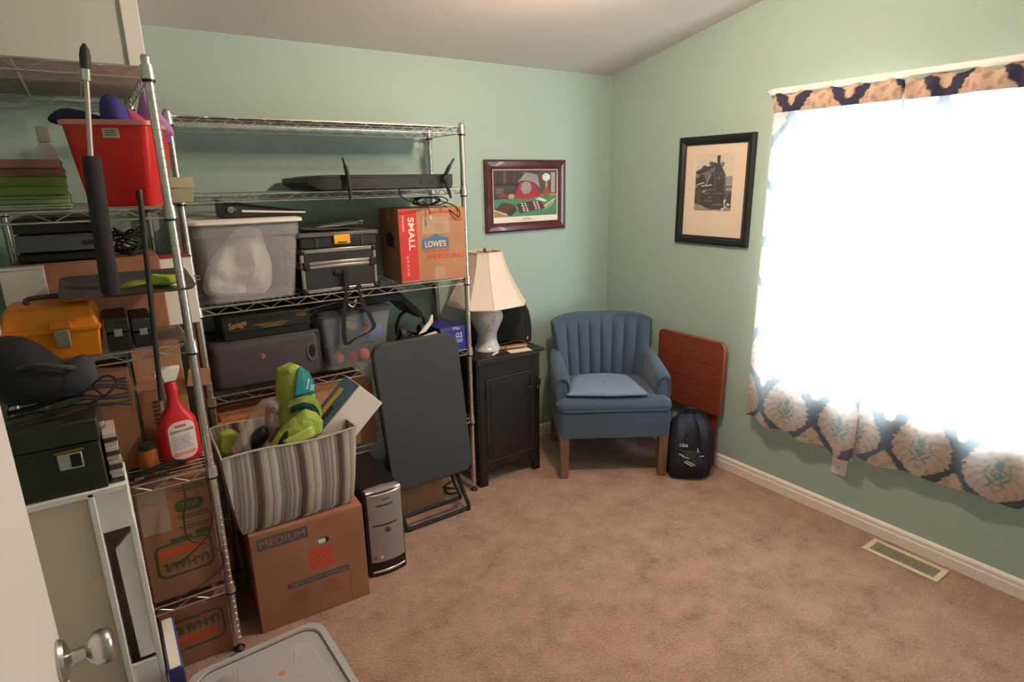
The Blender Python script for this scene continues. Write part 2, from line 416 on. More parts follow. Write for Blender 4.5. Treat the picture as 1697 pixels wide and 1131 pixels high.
curtain('navy and cream damask curtain panel hanging above the cream floor vent', -1.732, -2.52, lambda u: .372+.03*u+.008*math.sin(u*23+1), 2.2, -.070)

# ================================================================== pictures
class Pic:
    def __init__(s, w, h, bgc):
        s.w, s.h = w, h; s.im = np.zeros((h, w, 3)); s.im[:] = bgc
        s.X, s.Y = np.meshgrid((np.arange(w)+.5)/w, 1-(np.arange(h)+.5)/h)
    def poly(s, pts, c):
        ins = np.zeros(s.X.shape, bool); n = len(pts)
        for i in range(n):
            (x0, y0), (x1, y1) = pts[i], pts[(i+1) % n]
            if y0 == y1: continue
            k = ((y0 > s.Y) != (y1 > s.Y)) & (s.X < (x1-x0)*(s.Y-y0)/(y1-y0)+x0); ins ^= k
        s.im[ins] = c; return s
    def rect(s, x0, x1, y0, y1, c): return s.poly(rect(x0, x1, y0, y1), c)
    def oval(s, cx, cy, rx, ry, c): s.im[((s.X-cx)/rx)**2+((s.Y-cy)/ry)**2 < 1] = c; return s
    def line(s, pts, wd, c):
        for (x0, y0), (x1, y1) in zip(pts, pts[1:]):
            dx, dy = x1-x0, y1-y0; L2 = dx*dx+dy*dy
            q = np.clip(((s.X-x0)*dx+(s.Y-y0)*dy)/L2, 0, 1); s.im[np.hypot(s.X-x0-q*dx, s.Y-y0-q*dy) < wd] = c
        return s
    def mottle(s, a, k, seed=0):
        for j in range(s.h):
            for i in range(s.w):
                s.im[j, i] *= 1+a*noise.noise(Vector((i/k, j/k, seed)))
        return s
    def build(s, name, W, H, M, parent):
        g = G(); w, h = s.w, s.h
        g.grid(lambda u, v: M @ Vector(((u-.5)*W, (v-.5)*H, 0)), w-1, h-1)
        im = np.clip(s.im, 0, 255)[::-1].reshape(-1, 3); it = iter(range(len(im)))
        return g.build(name, attr_mat('printed_paper', .6), parent, color=lambda v: tuple(im[next(it)]), smooth=False)
def frame(parent, W, H, fw, dep, m, M, lip=.004):
    """four mitred mouldings round W x H, drawn in x,y and standing dep proud"""
    prof = [(0, 0), (0, dep*.75), (fw*.22, dep), (fw*.6, dep*.92), (fw*.85, dep*.6), (fw, dep*.5), (fw, 0)]
    cs = [(-1, -1), (1, -1), (1, 1), (-1, 1)]
    for i in range(4):
        a, b = cs[i], cs[(i+1) % 4]; g = G(); R = []
        for c in (a, b): R.append([M @ Vector((c[0]*(W/2-q), c[1]*(H/2-q), hgt)) for q, hgt in prof])
        g.rings(R); g.build('frame_side', m, parent, angle=30)
# painting-like print in a mahogany frame (plain stand-in: study table, books and lamp)
W, H = .575, .402
t = thing('framed_print', 'colour print of a green study table in a dark mahogany frame', 'picture', (-.6685, 0, 1.342))
Mf = Matrix.Translation((0, -.001, H/2)) @ Matrix.Rotation(math.radians(90), 4, 'X')
frame(t, W, H, .052, .024, mat('mahogany', (82,34,38), .25, var=.25, vscale=30, coat=.3), Mf)
g = G(); g.add([Mf @ Vector(v) for v in ((-W/2+.04, -H/2+.04, .006), (W/2-.04, -H/2+.04, .006), (W/2-.04, H/2-.04, .006), (-W/2+.04, H/2-.04, .006))], [(0, 1, 2, 3)]); g.build('mat_board', M_paper, t, smooth=False)
P = Pic(120, 92, (58,46,46))
for i in range(14): P.rect(i/14+.01, i/14+.055, .72, .98, [(84,52,48), (58,60,62), (110,70,58), (74,44,60)][i % 4])
P.rect(0, 1, .69, .72, (40,34,36)); P.rect(.02, .34, .45, .66, (72,64,66)); P.rect(.04, .15, .5, .62, (98,92,88)); P.rect(.18, .32, .5, .58, (60,52,54)); P.rect(.7, 1, .42, .98, (92,66,58)); P.rect(.9, .97, .5, .95, (168,158,150))
P.poly([(0, 0), (1, 0), (1, .44), (0, .38)], (70,132,92)); P.poly([(.72, .43), (1, .44), (1, .48), (.72, .47)], (186,140,84))
P.poly([(.32, .4), (.40, .74), (.62, .76), (.74, .44), (.5, .36)], (160,40,52)); P.oval(.5, .62, .08, .13, (146,146,148)); P.poly([(.36, .74), (.5, .95), (.68, .9), (.72, .6), (.62, .74), (.45, .78)], (140,138,138))
P.poly([(.01, .17), (.14, .32), (.31, .26), (.2, .07)], (92,54,46)); P.poly([(.01, .17), (.2, .07), (.2, .03), (.01, .13)], (196,176,160)); P.poly([(.2, .07), (.31, .26), (.35, .14), (.25, .0)], (70,40,36))
P.poly([(.34, .28), (.6, .33), (.74, .31), (.8, .16), (.4, .07)], (78,44,50))
for i in range(4):
    for j in range(2): P.oval(.43+j*.05+i*.012, .28-i*.05, .014, .018, (214,204,196)); P.oval(.62+j*.05+i*.012, .3-i*.045, .014, .018, (214,204,196))
P.poly([(.79, .2), (.95, .34), (.95, .25), (.8, .12)], (150,150,146)); P.line([(.79, .21), (.96, .36)], .012, (222,200,130)); P.poly([(.64, .37), (.72, .4), (.84, .32), (.8, .3)], (216,214,206))
P.oval(.82, .84, .065, .085, (206,222,220)); P.rect(.805, .845, .5, .76, (190,140,70)); P.poly([(.77, .44), (.88, .44), (.85, .62), (.8, .62)], (150,84,52)); P.poly([(.06, .4), (.2, .42), (.28, .48), (.12, .52)], (120,50,54)); P.oval(.27, .44, .05, .05, (190,160,110))
P.poly([(0, 0), (.2, .0), (.16, .05), (0, .1)], (176,116,80))
P.mottle(.10, 4.3, 2)
P.build('print', W-.118, H-.142, Mf @ Matrix.Translation((0, .014, .0068)), t)
g = G(); g.box(-.03, .03, -.0095, -.009, .070, .073); g.box(-.06, .06, -.0095, -.009, .062, .0635); g.build('caption_lines', M_greyp, t)
# framed locomotive photograph on the window wall
W, H = .473, .570
t = thing('framed_photograph', 'black and white steam locomotive photograph in a wide black frame', 'picture', (0, -.810, 1.2735))
Mf = Matrix.Translation((-.001, 0, H/2)) @ Matrix.Rotation(math.radians(-90), 4, 'Z') @ Matrix.Rotation(math.radians(90), 4, 'X')
frame(t, W, H, .044, .026, mat('black_frame', (22,23,28), .4), Mf)
g = G(); g.add([Mf @ Vector(v) for v in ((-W/2+.03, -H/2+.03, .006), (W/2-.03, -H/2+.03, .006), (W/2-.03, H/2-.03, .006), (-W/2+.03, H/2-.03, .006))], [(0, 1, 2, 3)]); g.build('mat_board', mat('ivory_mat_board', (226,208,190), .8), t, smooth=False)
P = Pic(96, 120, (214,200,186))
D = (44,42,42)
P.poly([(.8, .44), (1, .42), (1, .62), (.8, .6)], (150,146,144)); P.poly([(.78, .2), (1, .22), (1, .44), (.78, .44)], (84,80,80))
for i in range(4): P.rect(.84+i*.04, .865+i*.04, .36, .41, (170,166,160))
P.poly([(0, .70), (.2, .77), (.46, .80), (.5, .86), (.56, .83), (.66, .83), (.78, .66), (.82, .5), (.8, .1), (.72, .02), (.4, .03), (.2, .09), (0, .13)], D)
P.poly([(.57, .83), (.56, .95), (.55, .96), (.66, .97), (.65, .95), (.645, .83)], (36,34,34)); P.oval(.71, .81, .05, .045, (92,88,86)); P.oval(.71, .81, .03, .03, (130,124,120))
P.oval(.42, .83, .07, .035, (70,66,66)); P.oval(.24, .77, .08, .03, (64,60,60)); P.rect(0, .1, .58, .66, (120,116,112)); P.poly([(.2, .66), (.36, .72), (.46, .62), (.3, .52)], (104,100,98))
P.oval(.64, .58, .17, .16, (34,32,33)); P.oval(.64, .58, .1, .1, (54,52,52)); P.oval(.64, .58, .03, .03, (96,92,90)); P.line([(.44, .74), (.36, .56), (.3, .46)], .008, (176,172,166))
P.line([(.04, .46), (.24, .5)], .008, (214,208,200)); P.line([(.18, .44), (.46, .46)], .008, (214,208,200)); P.line([(0, .42), (.06, .43)], .008, (200,194,186)); P.oval(.25, .34, .05, .02, (150,146,142))
P.poly([(.25, .3), (.78, .33), (.82, .06), (.42, .04), (.25, .12)], (30,29,30)); P.line([(.3, .3), (.76, .31)], .006, (110,106,102)); P.line([(.4, .24), (.44, .24)], .008, (150,146,142)); P.line([(.64, .09), (.7, .09)], .006, (190,184,178))
P.rect(.12, .17, .12, .4, (70,68,68)); P.poly([(0, 0), (.55, .0), (.4, .04), (.18, .08), (0, .13)], (150,142,134)); P.poly([(.8, .02), (1, .02), (1, .16), (.9, .12)], (150,144,138)); P.poly([(.82, .1), (.9, .3), (.98, .3), (1, .05)], (58,55,55)); P.oval(.92, .12, .04, .02, (214,206,198))
P.poly([(.30, .70), (.46, .76), (.56, .78), (.50, .70), (.38, .64)], (96,92,90)); P.oval(.64, .66, .13, .05, (62,59,59)); P.line([(.48, .72), (.54, .5), (.55, .36)], .006, (120,116,112)); P.line([(.78, .62), (.79, .36)], .006, (110,106,102))
for i in range(5): P.oval(.30+i*.045, .18, .018, .022, (84,80,80)); P.line([(.28+i*.1, .28), (.30+i*.1, .14)], .005, (92,88,86))
P.line([(.2, .36), (.5, .38)], .006, (132,128,122)); P.poly([(.44, .06), (.80, .08), (.76, .16), (.48, .15)], (52,50,50)); P.line([(.5, .11), (.76, .12)], .006, (120,116,112)); P.poly([(.02, .2), (.12, .18), (.12, .4), (.02, .4)], (62,60,60)); P.line([(.03, .62), (.2, .66), (.3, .68)], .006, (130,126,122))
P.mottle(.07, 5.3, 4)
P.build('photograph', .236, .296, Mf @ Matrix.Translation((-.003, .0435, .0068)), t)
g = G(); g.box(-.0095, -.009, -.118, .122, .183, .1845); g.build('mat_bevel_line', M_greyp, t)
g = G(); g.add([Mf @ Vector(v) for v in ((-W/2+.04, -H/2+.04, .011), (W/2-.04, -H/2+.04, .011), (W/2-.04, H/2-.04, .011), (-W/2+.04, H/2-.04, .011))], [(0, 1, 2, 3)]); g.build('cover_glass', mat('picture_glass', (250,250,250), .03, clear=.95), t, smooth=False)
# ================================================================== chrome wire shelving
def shelf_unit(label, x0, x1, y0, y1, zs, ztop, along='x'):
    cx, cy = (x0+x1)/2, (y0+y1)/2
    t = thing('wire_shelving', label, 'shelving', (cx, cy, 0))
    hx, hy = (x1-x0)/2, (y1-y0)/2
    prof = [(0, .03), (.0118, .03)]
    z = .045
    while z < ztop-.02:
        prof += [(.0127, z-.011), (.0127, z+.011), (.0119, z+.0116), (.0119, z+.0132)]; z += .0254
    prof += [(.0127, ztop-.006), (.009, ztop), (0, ztop)]
    g = G(); g.lathe(prof, 20); pole0 = None
    for sx in (-1, 1):
        for sy in (-1, 1):
            if pole0 is None: pole0 = g.build('pole', M_chrome, t, angle=19.); o = pole0
            else: o = pole0.copy(); COL.objects.link(o); o.parent = t
            o.location = (sx*hx, sy*hy, 0)
            f = G(); f.lathe([(0, .0), (.019, .0), (.02, .006), (.012, .012), (.006, .016), (.006, .03), (0, .03)], 14); f.build('foot', M_black, o)
            for zz in zs:
                f = G(); f.lathe([(.0128, -.034), (.0185, -.034), (.0165, .004), (.0128, .004)], 14, (0, 0, zz)); f.build('collar', M_chrome, o)
                f = G(); f.lathe([(.0128, -.041), (.0172, -.041), (.0172, -.035), (.0128, -.035)], 14, (0, 0, zz)); f.build('clip', M_black, o)
    for zz in zs:
        g = G()
        ax, ay = hx-.013, hy
        for dz, r in ((-.003, .0032), (-.032, .0028)):
            for s in (-1, 1):
                g.tube([(-ax, s*hy, dz), (ax, s*hy, dz)], r, 6); g.tube([(s*hx, -hy+.013, dz), (s*hx, hy-.013, dz)], r, 6)
        sh = g.build('shelf', M_chrome, t); sh.location = (0, 0, zz)
        g = G()
        def zig(a, b, L, horiz, c):
            n = max(2, int(round(L/.052))); pts = []
            for i in range(n+1):
                q = a+(b-a)*i/n; zz_ = -.003 if i % 2 == 0 else -.032
                pts.append((q, c, zz_) if horiz else (c, q, zz_))
            g.tube(pts, .0021, 5)
        for s in (-1, 1): zig(-ax, ax, 2*ax, True, s*hy); zig(-hy+.013, hy-.013, 2*hy, False, s*hx)
        g.build('truss', M_chrome, sh)
        g = G()
        if along == 'x':
            n = int(2*hx/.026)
            for i in range(1, n): x = -hx+2*hx*i/n; g.tube([(x, -hy, .0005), (x, hy, .0005)], .0017, 4)
            for q in (-.33, .33): g.tube([(-hx, q*hy, -.004), (hx, q*hy, -.004)], .0028, 5)
        else:
            n = int(2*hy/.026)
            for i in range(1, n): y = -hy+2*hy*i/n; g.tube([(-hx, y, .0005), (hx, y, .0005)], .0017, 4)
            for q in (-.33, .33): g.tube([(q*hx, -hy, -.004), (q*hx, hy, -.004)], .0028, 5)
        g.build('wire_deck', M_chrome, sh)
    return t
BX0, BX1, BY0, BY1 = -2.505, -1.300, -.365, -.035
BZ = [1.878, 1.600, 1.172, .806, .428]
shelf_unit('chrome wire shelving along the green wall beside the black cabinet', BX0, BX1, BY0, BY1, BZ, 1.895)
LX0, LX1, LY0, LY1 = -3.045, -2.592, -.850, -.045
LZ = [1.955, 1.572, 1.158, .728, .280]
shelf_unit('chrome wire shelving crammed under the wall header with toolbox and red tub', LX0, LX1, LY0, LY1, LZ, 1.985, 'y')
# grey liner on the empty top shelf
o = tag(G().box(BX0+.04, BX1-.05, BY0+.02, BY1-.02, 1.8806, 1.8826).build('shelf_liner', mat('grey_shelf_liner', (176,174,172), .4), None), 'thin grey plastic liner lying on the bare top wire shelf', 'shelf liner')

# ================================================================== cardboard boxes
def cbox(name, label, loc, size, rz=0., m=M_card, tape=True, gap=.002):
    """corrugated box: body, two top flaps meeting in a seam, tape along it"""
    w, d, h = size; t = thing(name, label, 'box', loc, rz)
    g = G(); g.box(-w/2, w/2, -d/2, d/2, 0, h-.004); g.build('body', m, t, bevel=.003)
    for s in (-1, 1):
        g = G(); y = (gap/2, d/2-.001); g.box(-w/2+.001, w/2-.001, min(s*y[0], s*y[1]), max(s*y[0], s*y[1]), h-.004, h); g.build('flap', m, t, bevel=.001)
    if tape:
        g = G(); g.box(-w/2-.0006, w/2+.0006, -.024, .024, h, h+.0005); g.box(-w/2-.0008, -w/2-.0002, -.024, .024, h-.06, h); g.box(w/2+.0002, w/2+.0008, -.024, .024, h-.06, h); g.build('tape', M_tape, t, smooth=False)
    return t
# small moving box with the red band
W_, D_, H_ = .335, .262, .338
t = cbox('moving_box', 'small moving box with a red SMALL band and blue house logo', (-1.470, -.245, 1.1745), (W_, D_, H_), -4)
# print is on its front face
yf = -D_/2
g = G(); fpoly(g, rect(-W_/2+.002, -W_/2+.088, .012, H_-.004), yf-.0002); g.build('red_band', M_red, t, smooth=False)
g = G(); g.box(-W_/2+.002, -W_/2+.075, yf+.001, yf+.05, H_, H_+.0005); g.build('red_band_top', M_red, t, smooth=False)
text('lettering_small', 'SMALL', .150, .030, front(-W_/2+.060, yf-.001, .225, -90), M_paper, t, .02)
text('lettering_size', 'PEQUE\u00d1A', .072, .013, front(-W_/2+.022, yf-.001, .272, -90), M_paper, t)
text('lettering_inches', '16 X 12 X 12', .090, .012, front(-W_/2+.036, yf-.001, .080, -90), M_paper, t)
g = G(); cx, z0 = .010, .152
fpoly(g, [(cx-.068, z0), (cx+.068, z0), (cx+.068, z0+.046), (cx+.060, z0+.046), (cx+.060, z0+.050), (cx+.030, z0+.053), (cx+.0, z0+.070), (cx-.030, z0+.053), (cx-.060, z0+.048), (cx-.060, z0+.042), (cx-.068, z0+.042)], yf-.0002); g.build('house_logo', M_blue, t, smooth=False)
text('lettering_logo', "LOWE'S", .108, .030, front(cx, yf-.001, z0+.022), mat('logo_cream', (222,190,160), .7), t, .03)
text('lettering_slogan', 'NEVER STOP', .130, .015, front(cx+.002, yf-.001, .1395), M_red, t, .0)
text('lettering_slogan', 'IMPROVING', .186, .024, front(cx+.05, yf-.001, .113), M_red, t, .0)
text('lettering_line', 'SMALL MOVING BOX', .150, .008, front(cx+.05, yf-.001, H_-.018), M_red, t, .02)
text('lettering_handwritten', 'Nutcrackers', .118, .024, front(cx+.085, yf-.001, H_-.048, -2), mat('red_marker', (190,96,80), .7), t, -.004, .25)
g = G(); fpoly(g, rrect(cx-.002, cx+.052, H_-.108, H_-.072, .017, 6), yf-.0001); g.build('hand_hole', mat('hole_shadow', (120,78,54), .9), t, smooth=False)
g = G(); fpoly(g, rect(cx-.065, cx+.075, H_-.118, H_-.040), yf-.0012); g.build('tape_patch', M_tape, t, smooth=False)
g = G(); fpoly(g, rect(cx-.01, cx+.04, .004, .066), yf-.0012); g.build('tape_patch', M_tape, t, smooth=False)
# side facing the alloy case carries a dark print
g = G(); q = -W_/2-.0006; g.add([(q, -.06, .16), (q, .04, .16), (q, .04, .215), (q, -.01, .235), (q, -.06, .215)], [(0, 1, 2, 3, 4)]); g.build('side_logo', mat('dull_blue_print', (64,66,74), .8), t, smooth=False)
# medium moving box on the floor
W_, D_, H_ = .415, .435, .410
t = cbox('moving_box', 'medium moving box with an orange square logo on the carpet', (-2.288, -.617, 0), (W_, D_, H_), -3, M_card2)
yf = -D_/2
g = G(); fpoly(g, rect(-W_/2+.022, -.005, H_-.066, H_-.018), yf-.0002); g.build('grey_band', M_greyp, t, smooth=False)
text('lettering_medium', 'MEDIUM', .160, .028, front(-W_/4+.008, yf-.001, H_-.042), mat('band_letters', (168,118,94), .8), t, .0)
g = G(); fpoly(g, rrect(.028, .068, H_-.112, H_-.088, .011, 5), yf-.0001); g.build('hand_hole', M_black, t, smooth=False)
g = G(); fpoly(g, rrect(.028, .056, H_-.110, H_-.091, .006, 4), yf-.0008); g.build('hole_paper', M_paper, t, smooth=False)
g = G()
sq0, sq1, szz = -.010, .076, .196
for a in ([(0, 1), (.42, 1), (0, .58)], [(.5, 1), (.66, 1), (.0, .34), (0, .5)], [(.74, 1), (.9, 1), (.0, .1), (0, .26)], [(.98, 1), (1, .8), (.2, 0), (.02, 0)], [(1, .7), (1, .5), (.5, 0), (.3, 0)], [(1, .42), (1, 0), (.58, 0)], [(.36, .52), (.5, .66), (.42, .72), (.3, .6)], [(.6, .36), (.74, .5), (.66, .56), (.54, .44)]):
    fpoly(g, [(sq0+u*(sq1-sq0), szz+v*(sq1-sq0)) for u, v in a], yf-.0002)
g.build('square_logo', mat('logo_orange', (214,70,40), .7), t, smooth=False)
g = G(); fpoly(g, rect(-.100, .135, .148, .172), yf-.0002); g.build('grey_stripe', M_greyp, t, smooth=False)
text('lettering_stripe', 'MOVE IT RIGHT  . STORAGE', .200, .009, front(.018, yf-.001, .160), mat('band_letters', (168,118,94), .8), t, .01)
g = G()
for i in range(6): fpoly(g, rect(-.085, -.02+random.uniform(-.015, 0), .128-i*.011, .131-i*.011), yf-.0002); fpoly(g, rect(.03, .10+random.uniform(-.015, 0), .128-i*.011, .131-i*.011), yf-.0002)
for x in (-.1, .005, .135): fpoly(g, rect(x, x+.001, .03, .148), yf-.0002)
g.build('small_print', mat('faint_print', (128,86,66), .85), t, smooth=False)
# moving boxes on the corner shelving with green and orange print, upside down
def green_box(label, loc, size, upper):
    t = cbox('moving_box', label, loc, size, 0, M_card2); w, d, h = size; yf = -d/2
    cx, cz = w*.02, h*.34 if upper else h*.55
    g = G(); R = rrect(-.085, .085, -.062, .062, .026, 5); r = rrect(-.078, .078, -.055, .055, .021, 5); n = len(R)
    g.add([(cx+a, yf-.0007, cz+b) for a, b in R]+[(cx+a, yf-.0007, cz+b) for a, b in r], [(i, (i+1) % n, n+(i+1) % n, n+i) for i in range(n)]); g.build('logo_outline', M_greenp, t, smooth=False)
    zb = cz+(.028 if upper else -.022)
    g = G(); fpoly(g, rect(cx-.074, cx+.062, zb-.012, zb+.012), yf-.0002); g.build('orange_bar', M_orangep, t, smooth=False)
    text('lettering_logo', 'U-HAUL', .140, .032, front(cx, yf-.001, cz+(-.024 if upper else .022), 180), M_greenp, t, .02)
    if upper:
        g = G()
        for i, z in enumerate((.385, .375, .285, .275, .245, .235)): fpoly(g, rect(.0+.01*(i % 2), .093, z*h/.41, z*h/.41+.004), yf-.0002)
        fpoly(g, rrect(.0, .085, .302, .345, .018, 4), yf-.0002); fpoly(g, rect(-.03, .035, .2, .216), yf-.0002); fpoly(g, rect(.045, .093, .205, .225), yf-.0002)
        g.build('green_print', M_greenp, t, smooth=False)
        text('lettering_count', 'SMALL', .05, .022, front(.043, yf-.0016, .324, 180), M_card2, t, .01)
        g = G(); fpoly(g, rect(-.1, -.02, .25, .40), yf-.0012); g.build('tape_patch', M_tape, t, smooth=False)
    return t
green_box('moving box with green print turned upside down on the lowest wire shelf', (-2.712, -.62, .283), (.215, .42, .412), True)
green_box('moving box with green print standing on the carpet below the lowest wire shelf', (-2.712, -.62, 0), (.215, .42, .232), False)
# ================================================================== things on the wall shelving
# ---- flat television lying on its back, foot of the set towards the room
t = thing('television', 'black flat television lying on the wire shelf with its feet sticking out', 'television', (-1.712, -.215, 1.602))
g = G()
R = []
for x, z0, z1, yy in ((-.340, .030, .052, -.190), (-.300, .004, .056, -.205), (-.26, .0, .062, -.21), (.315, .0, .062, -.21), (.325, .02, .060, -.205)):
    R.append([(x, yy, z0), (x, yy, z1), (x, .175, z1), (x, .175, z0)])
g.rings(R); g.build('screen_housing', mat('television_shell', (30,29,31), .5), t, bevel=.004)
g = G(); g.box(-.29, .318, -.2125, -.208, .051, .061); g.build('bezel_edge', M_black, t)
for cx in (-.16, .20):
    b_ = G(); b_.prism(rrect(cx-.042, cx+.042, .018, .042, .006, 3), -.2116, -.209, 'xz'); sp = b_.build('speaker_grille', M_black, t)
    g = G()
    for i in range(11): g.box(cx-.036+i*.0068, cx-.033+i*.0068, -.2128, -.211, .021, .039)
    g.build('grille_bars', M_dark, sp)
def tv_foot(x, dx_up, dx_dn):
    g = G()
    g.tube(smooth_path([(x+dx_up, -.24, .128), (x+dx_up*.4, -.235, .085), (x, -.225, .045)], 5), [.005]*4+[.009]*5+[.011]*2, 8)
    g.tube(smooth_path([(x, -.225, .045), (x+dx_dn*.5, -.235, -.0), (x+dx_dn, -.24, -.045)], 5), [.011]*3+[.008]*5+[.0055]*3, 8)
    g.build('foot', M_black, t)
tv_foot(-.178, -.022, -.002); tv_foot(.27, .045, .022)
g = G(); pts = [(.05, -.14, .01), (.05, -.215, -.002), (.055, -.222, -.03), (.10, -.222, -.055), (.17, -.21, -.06), (.2, -.16, -.078)]
g.tube(smooth_path(pts, 6), .003, 6); g.build('power_cord', M_rubber, t)
# coiled cord heap on the small moving box
random.seed(5); g = G()
for i in range(6):
    a = random.uniform(-.25, .25); cx, cy = random.uniform(-.025, .025), random.uniform(-.012, .012); rx, rz = random.uniform(.06, .085), random.uniform(.016, .026)
    g.tube(smooth_path([(cx+rx*math.cos(q)*math.cos(a), cy+.022*math.sin(q+i), .03+rz*math.sin(q)*.9+rx*math.cos(q)*math.sin(a)*.25) for q in [k*math.pi/5 for k in range(10)]], 3, True), .0028, 6, True)
g.tube(smooth_path([(.03, -.03, .03), (.06, -.04, .02), (.085, -.075, .005), (.098, -.1, -.02), (.09, -.105, -.045), (.06, -.09, -.02), (.04, -.06, .008)], 5), .0028, 6)
g.tube(smooth_path([(-.05, -.02, .03), (-.058, -.05, .02), (-.062, -.1, -.005), (-.062, -.106, -.03)], 5), .0022, 6)
t2 = thing('coiled_cable', 'tangle of thin black cable heaped on the small moving box', 'cable', (-1.445, -.30, 1.5135))
g.build('cable', M_rubber, t2)
g = G(); g.tube([(-.062, -.1065, -.03), (-.060, -.107, -.05)], [.004, .0055], 8); g.build('white_plug', M_white, t2)
# ---- frosted tub with white lid
M_frost = mat('frosted_plastic', (214,214,220), .35, clear=.74)
t = thing('storage_tub', 'large frosted plastic storage tub with a white lid', 'tub', (-2.283, -.215, 1.1745))
def tub(t, wb, wt, db, dt, h, m, th=.003, r=.035, lip=True):
    def ring(w, d, z): return [(a, b, z) for a, b in rrect(-w/2, w/2, -d/2, d/2, r, 5)]
    g = G(); g.rings([ring(wb, db, 0), ring(wb+(wt-wb)*.04, db+(dt-db)*.04, .006), ring(wb+(wt-wb)*.8, db+(dt-db)*.8, h*.8), ring(wb+(wt-wb)*.8+.012, db+(dt-db)*.8+.012, h*.815), ring(wt, dt, h),
                      ring(wt-th*2, dt-th*2, h), ring(wb+(wt-wb)*.7, db+(dt-db)*.7, h*.75), ring(wb-th*2, db-th*2, .006)])
    g.build('tub_body', m, t)
    if lip: g = G(); g.rings([ring(wt+.002, dt+.002, h-.012), ring(wt+.016, dt+.016, h-.010), ring(wt+.016, dt+.016, h-.003), ring(wt, dt, h-.002)]); g.build('tub_rim', m, t)
tub(t, .330, .400, .24, .31, .318, M_frost)
g = G()
def lr(w, d, z, r=.04): return [(a, b, z) for a, b in rrect(-w/2, w/2, -d/2, d/2, r, 6)]
g.rings([lr(.418, .330, .308), lr(.43, .342, .312), lr(.428, .340, .322), lr(.40, .312, .330), lr(.37, .28, .330), lr(.36, .27, .326)]); g.build('lid', M_white, t)
# what shows through the plastic
o = thing('white_bundle', 'white bundle of cloth seen through the frosted tub', 'bundle', (-2.30, -.24, 1.1815))
g = G(); g.pillow([(-.145, .02), (.0, .0), (.09, .015), (.115, .11), (.10, .20), (.085, .265), (.035, .285), (-.02, .262), (-.075, .205), (-.12, .15), (-.15, .09)], -.005, .052, 9, .06, 3, .7); g.build('cloth', mat('white_cloth', (236,230,224), .9, bump=.6, bscale=22, bdist=.02), o, angle=24)
o = thing('dark_bundle', 'dark cloth bundle behind the white one in the frosted tub', 'bundle', (-2.27, -.15, 1.1815))
g = G(); g.pillow([(-.14, .01), (.13, .01), (.15, .2), (.05, .25), (-.12, .25), (-.15, .15)], .02, .05, 5, .04, 8, .6); g.build('cloth', mat('slate_cloth', (92,94,104), .9), o)
# ---- ring binder on that lid
t = thing('ring_binder', 'black ring binder lying open-edged on the white tub lid', 'binder', (-2.20, -.25, 1.5055), -3)
g = G(); g.add([(-.15, -.11, .0), (.145, -.11, .0), (.145, .14, 0), (-.15, .14, 0), (-.15, -.11, .003), (.145, -.11, .003), (.145, .14, .003), (-.15, .14, .003)], [(3, 2, 1, 0), (4, 5, 6, 7), (0, 1, 5, 4), (1, 2, 6, 5), (2, 3, 7, 6), (3, 0, 4, 7)]); g.build('cover', M_black, t)
g = G(); g.prism([(-.158, .062), (.150, .018), (.150, .021), (-.158, .066)], -.112, .14, 'xz'); g.build('cover', M_black, t)
g = G(); g.box(-.158, -.153, -.11, .14, 0, .066); g.build('spine', M_black, t)
g = G(); g.lathe([(0, 0), (.011, 0), (.012, .002), (.0085, .003), (0, .003)], 16, (-.13, -.1095, .032), '-y'); g.build('finger_ring', M_steel, t)
g = G(); g.prism([(-.152, .004), (.138, .004), (.142, .017), (-.152, .060)], -.104, .13, 'xz'); g.build('pages', mat('dark_pages', (44,42,42), .8), t)
g = G(); g.prism([(-.09, .022), (.150, .010), (.152, .016), (-.09, .030)], -.1085, -.1, 'xz'); g.build('page_edge', M_paper, t)
g = G(); g.tube([(-.13, -.112, .03), (-.11, -.113, .034)], .005, 8); g.build('ring', M_steel, t)
# ---- black organizer with yellow latch on the alloy case
t = thing('alloy_case', 'black flight case with silver aluminium edges', 'case', (-1.925, -.215, 1.1745))
w, d, h = .335, .27, .188
g = G(); g.box(-w/2+.004, w/2-.004, -d/2+.004, d/2-.004, .004, h-.004); g.build('case_panels', mat('case_laminate', (38,36,38), .5, bump=.2, bscale=400), t)
M_alu = mat('brushed_aluminium', (178,168,164), .3, .9)
for z0, z1 in ((0, .016), (h-.018, h), (.104, .118), (.1195, .134)):
    g = G(); g.box(-w/2, w/2, -d/2, d/2, z0, z1); g.build('edge_band', M_alu, t, bevel=.003)
for sx in (-1, 1):
    for sy in (-1, 1):
        g = G(); g.box(sx*w/2-.014*(sx > 0), sx*w/2+.014*(sx < 0), sy*d/2-.014*(sy > 0), sy*d/2+.014*(sy < 0), .012, h-.012); g.build('corner_post', M_alu, t, bevel=.003)
        for zc in (.011, h-.011):
            g = G(); g.lathe([(0, -.0125), (.011, -.011), (.015, -.004), (.015, .004), (.011, .0125), (0, .0125)], 12, (sx*(w/2-.009), sy*(d/2-.009), zc)); g.build('corner_cap', M_black, t)
for cx in (-.145, .150):
    g = G(); g.box(cx-.014, cx+.014, -d/2-.008, -d/2+.002, .100, .136); g.build('latch', M_black, t, bevel=.004)
g = G(); g.prism(rrect(-.03, .03, .072, .092, .006, 3), -d/2-.008, -d/2+.002, 'xz'); g.build('handle_mount', M_black, t, bevel=.002)
g = G(); g.ribbon(smooth_path([(.015, -.143, .095), (.018, -.150, .06), (.015, -.152, .0), (.0, -.154, -.06), (-.012, -.152, -.13), (-.015, -.150, -.22), (-.002, -.148, -.245), (.03, -.146, -.225), (.12, -.15, -.19), (.115, -.152, -.14), (.085, -.152, -.07), (.075, -.150, .0), (.07, -.145, .02)], 5), .022, .002, (1, .25, .0)); g.build('shoulder_strap', M_blackm, t)
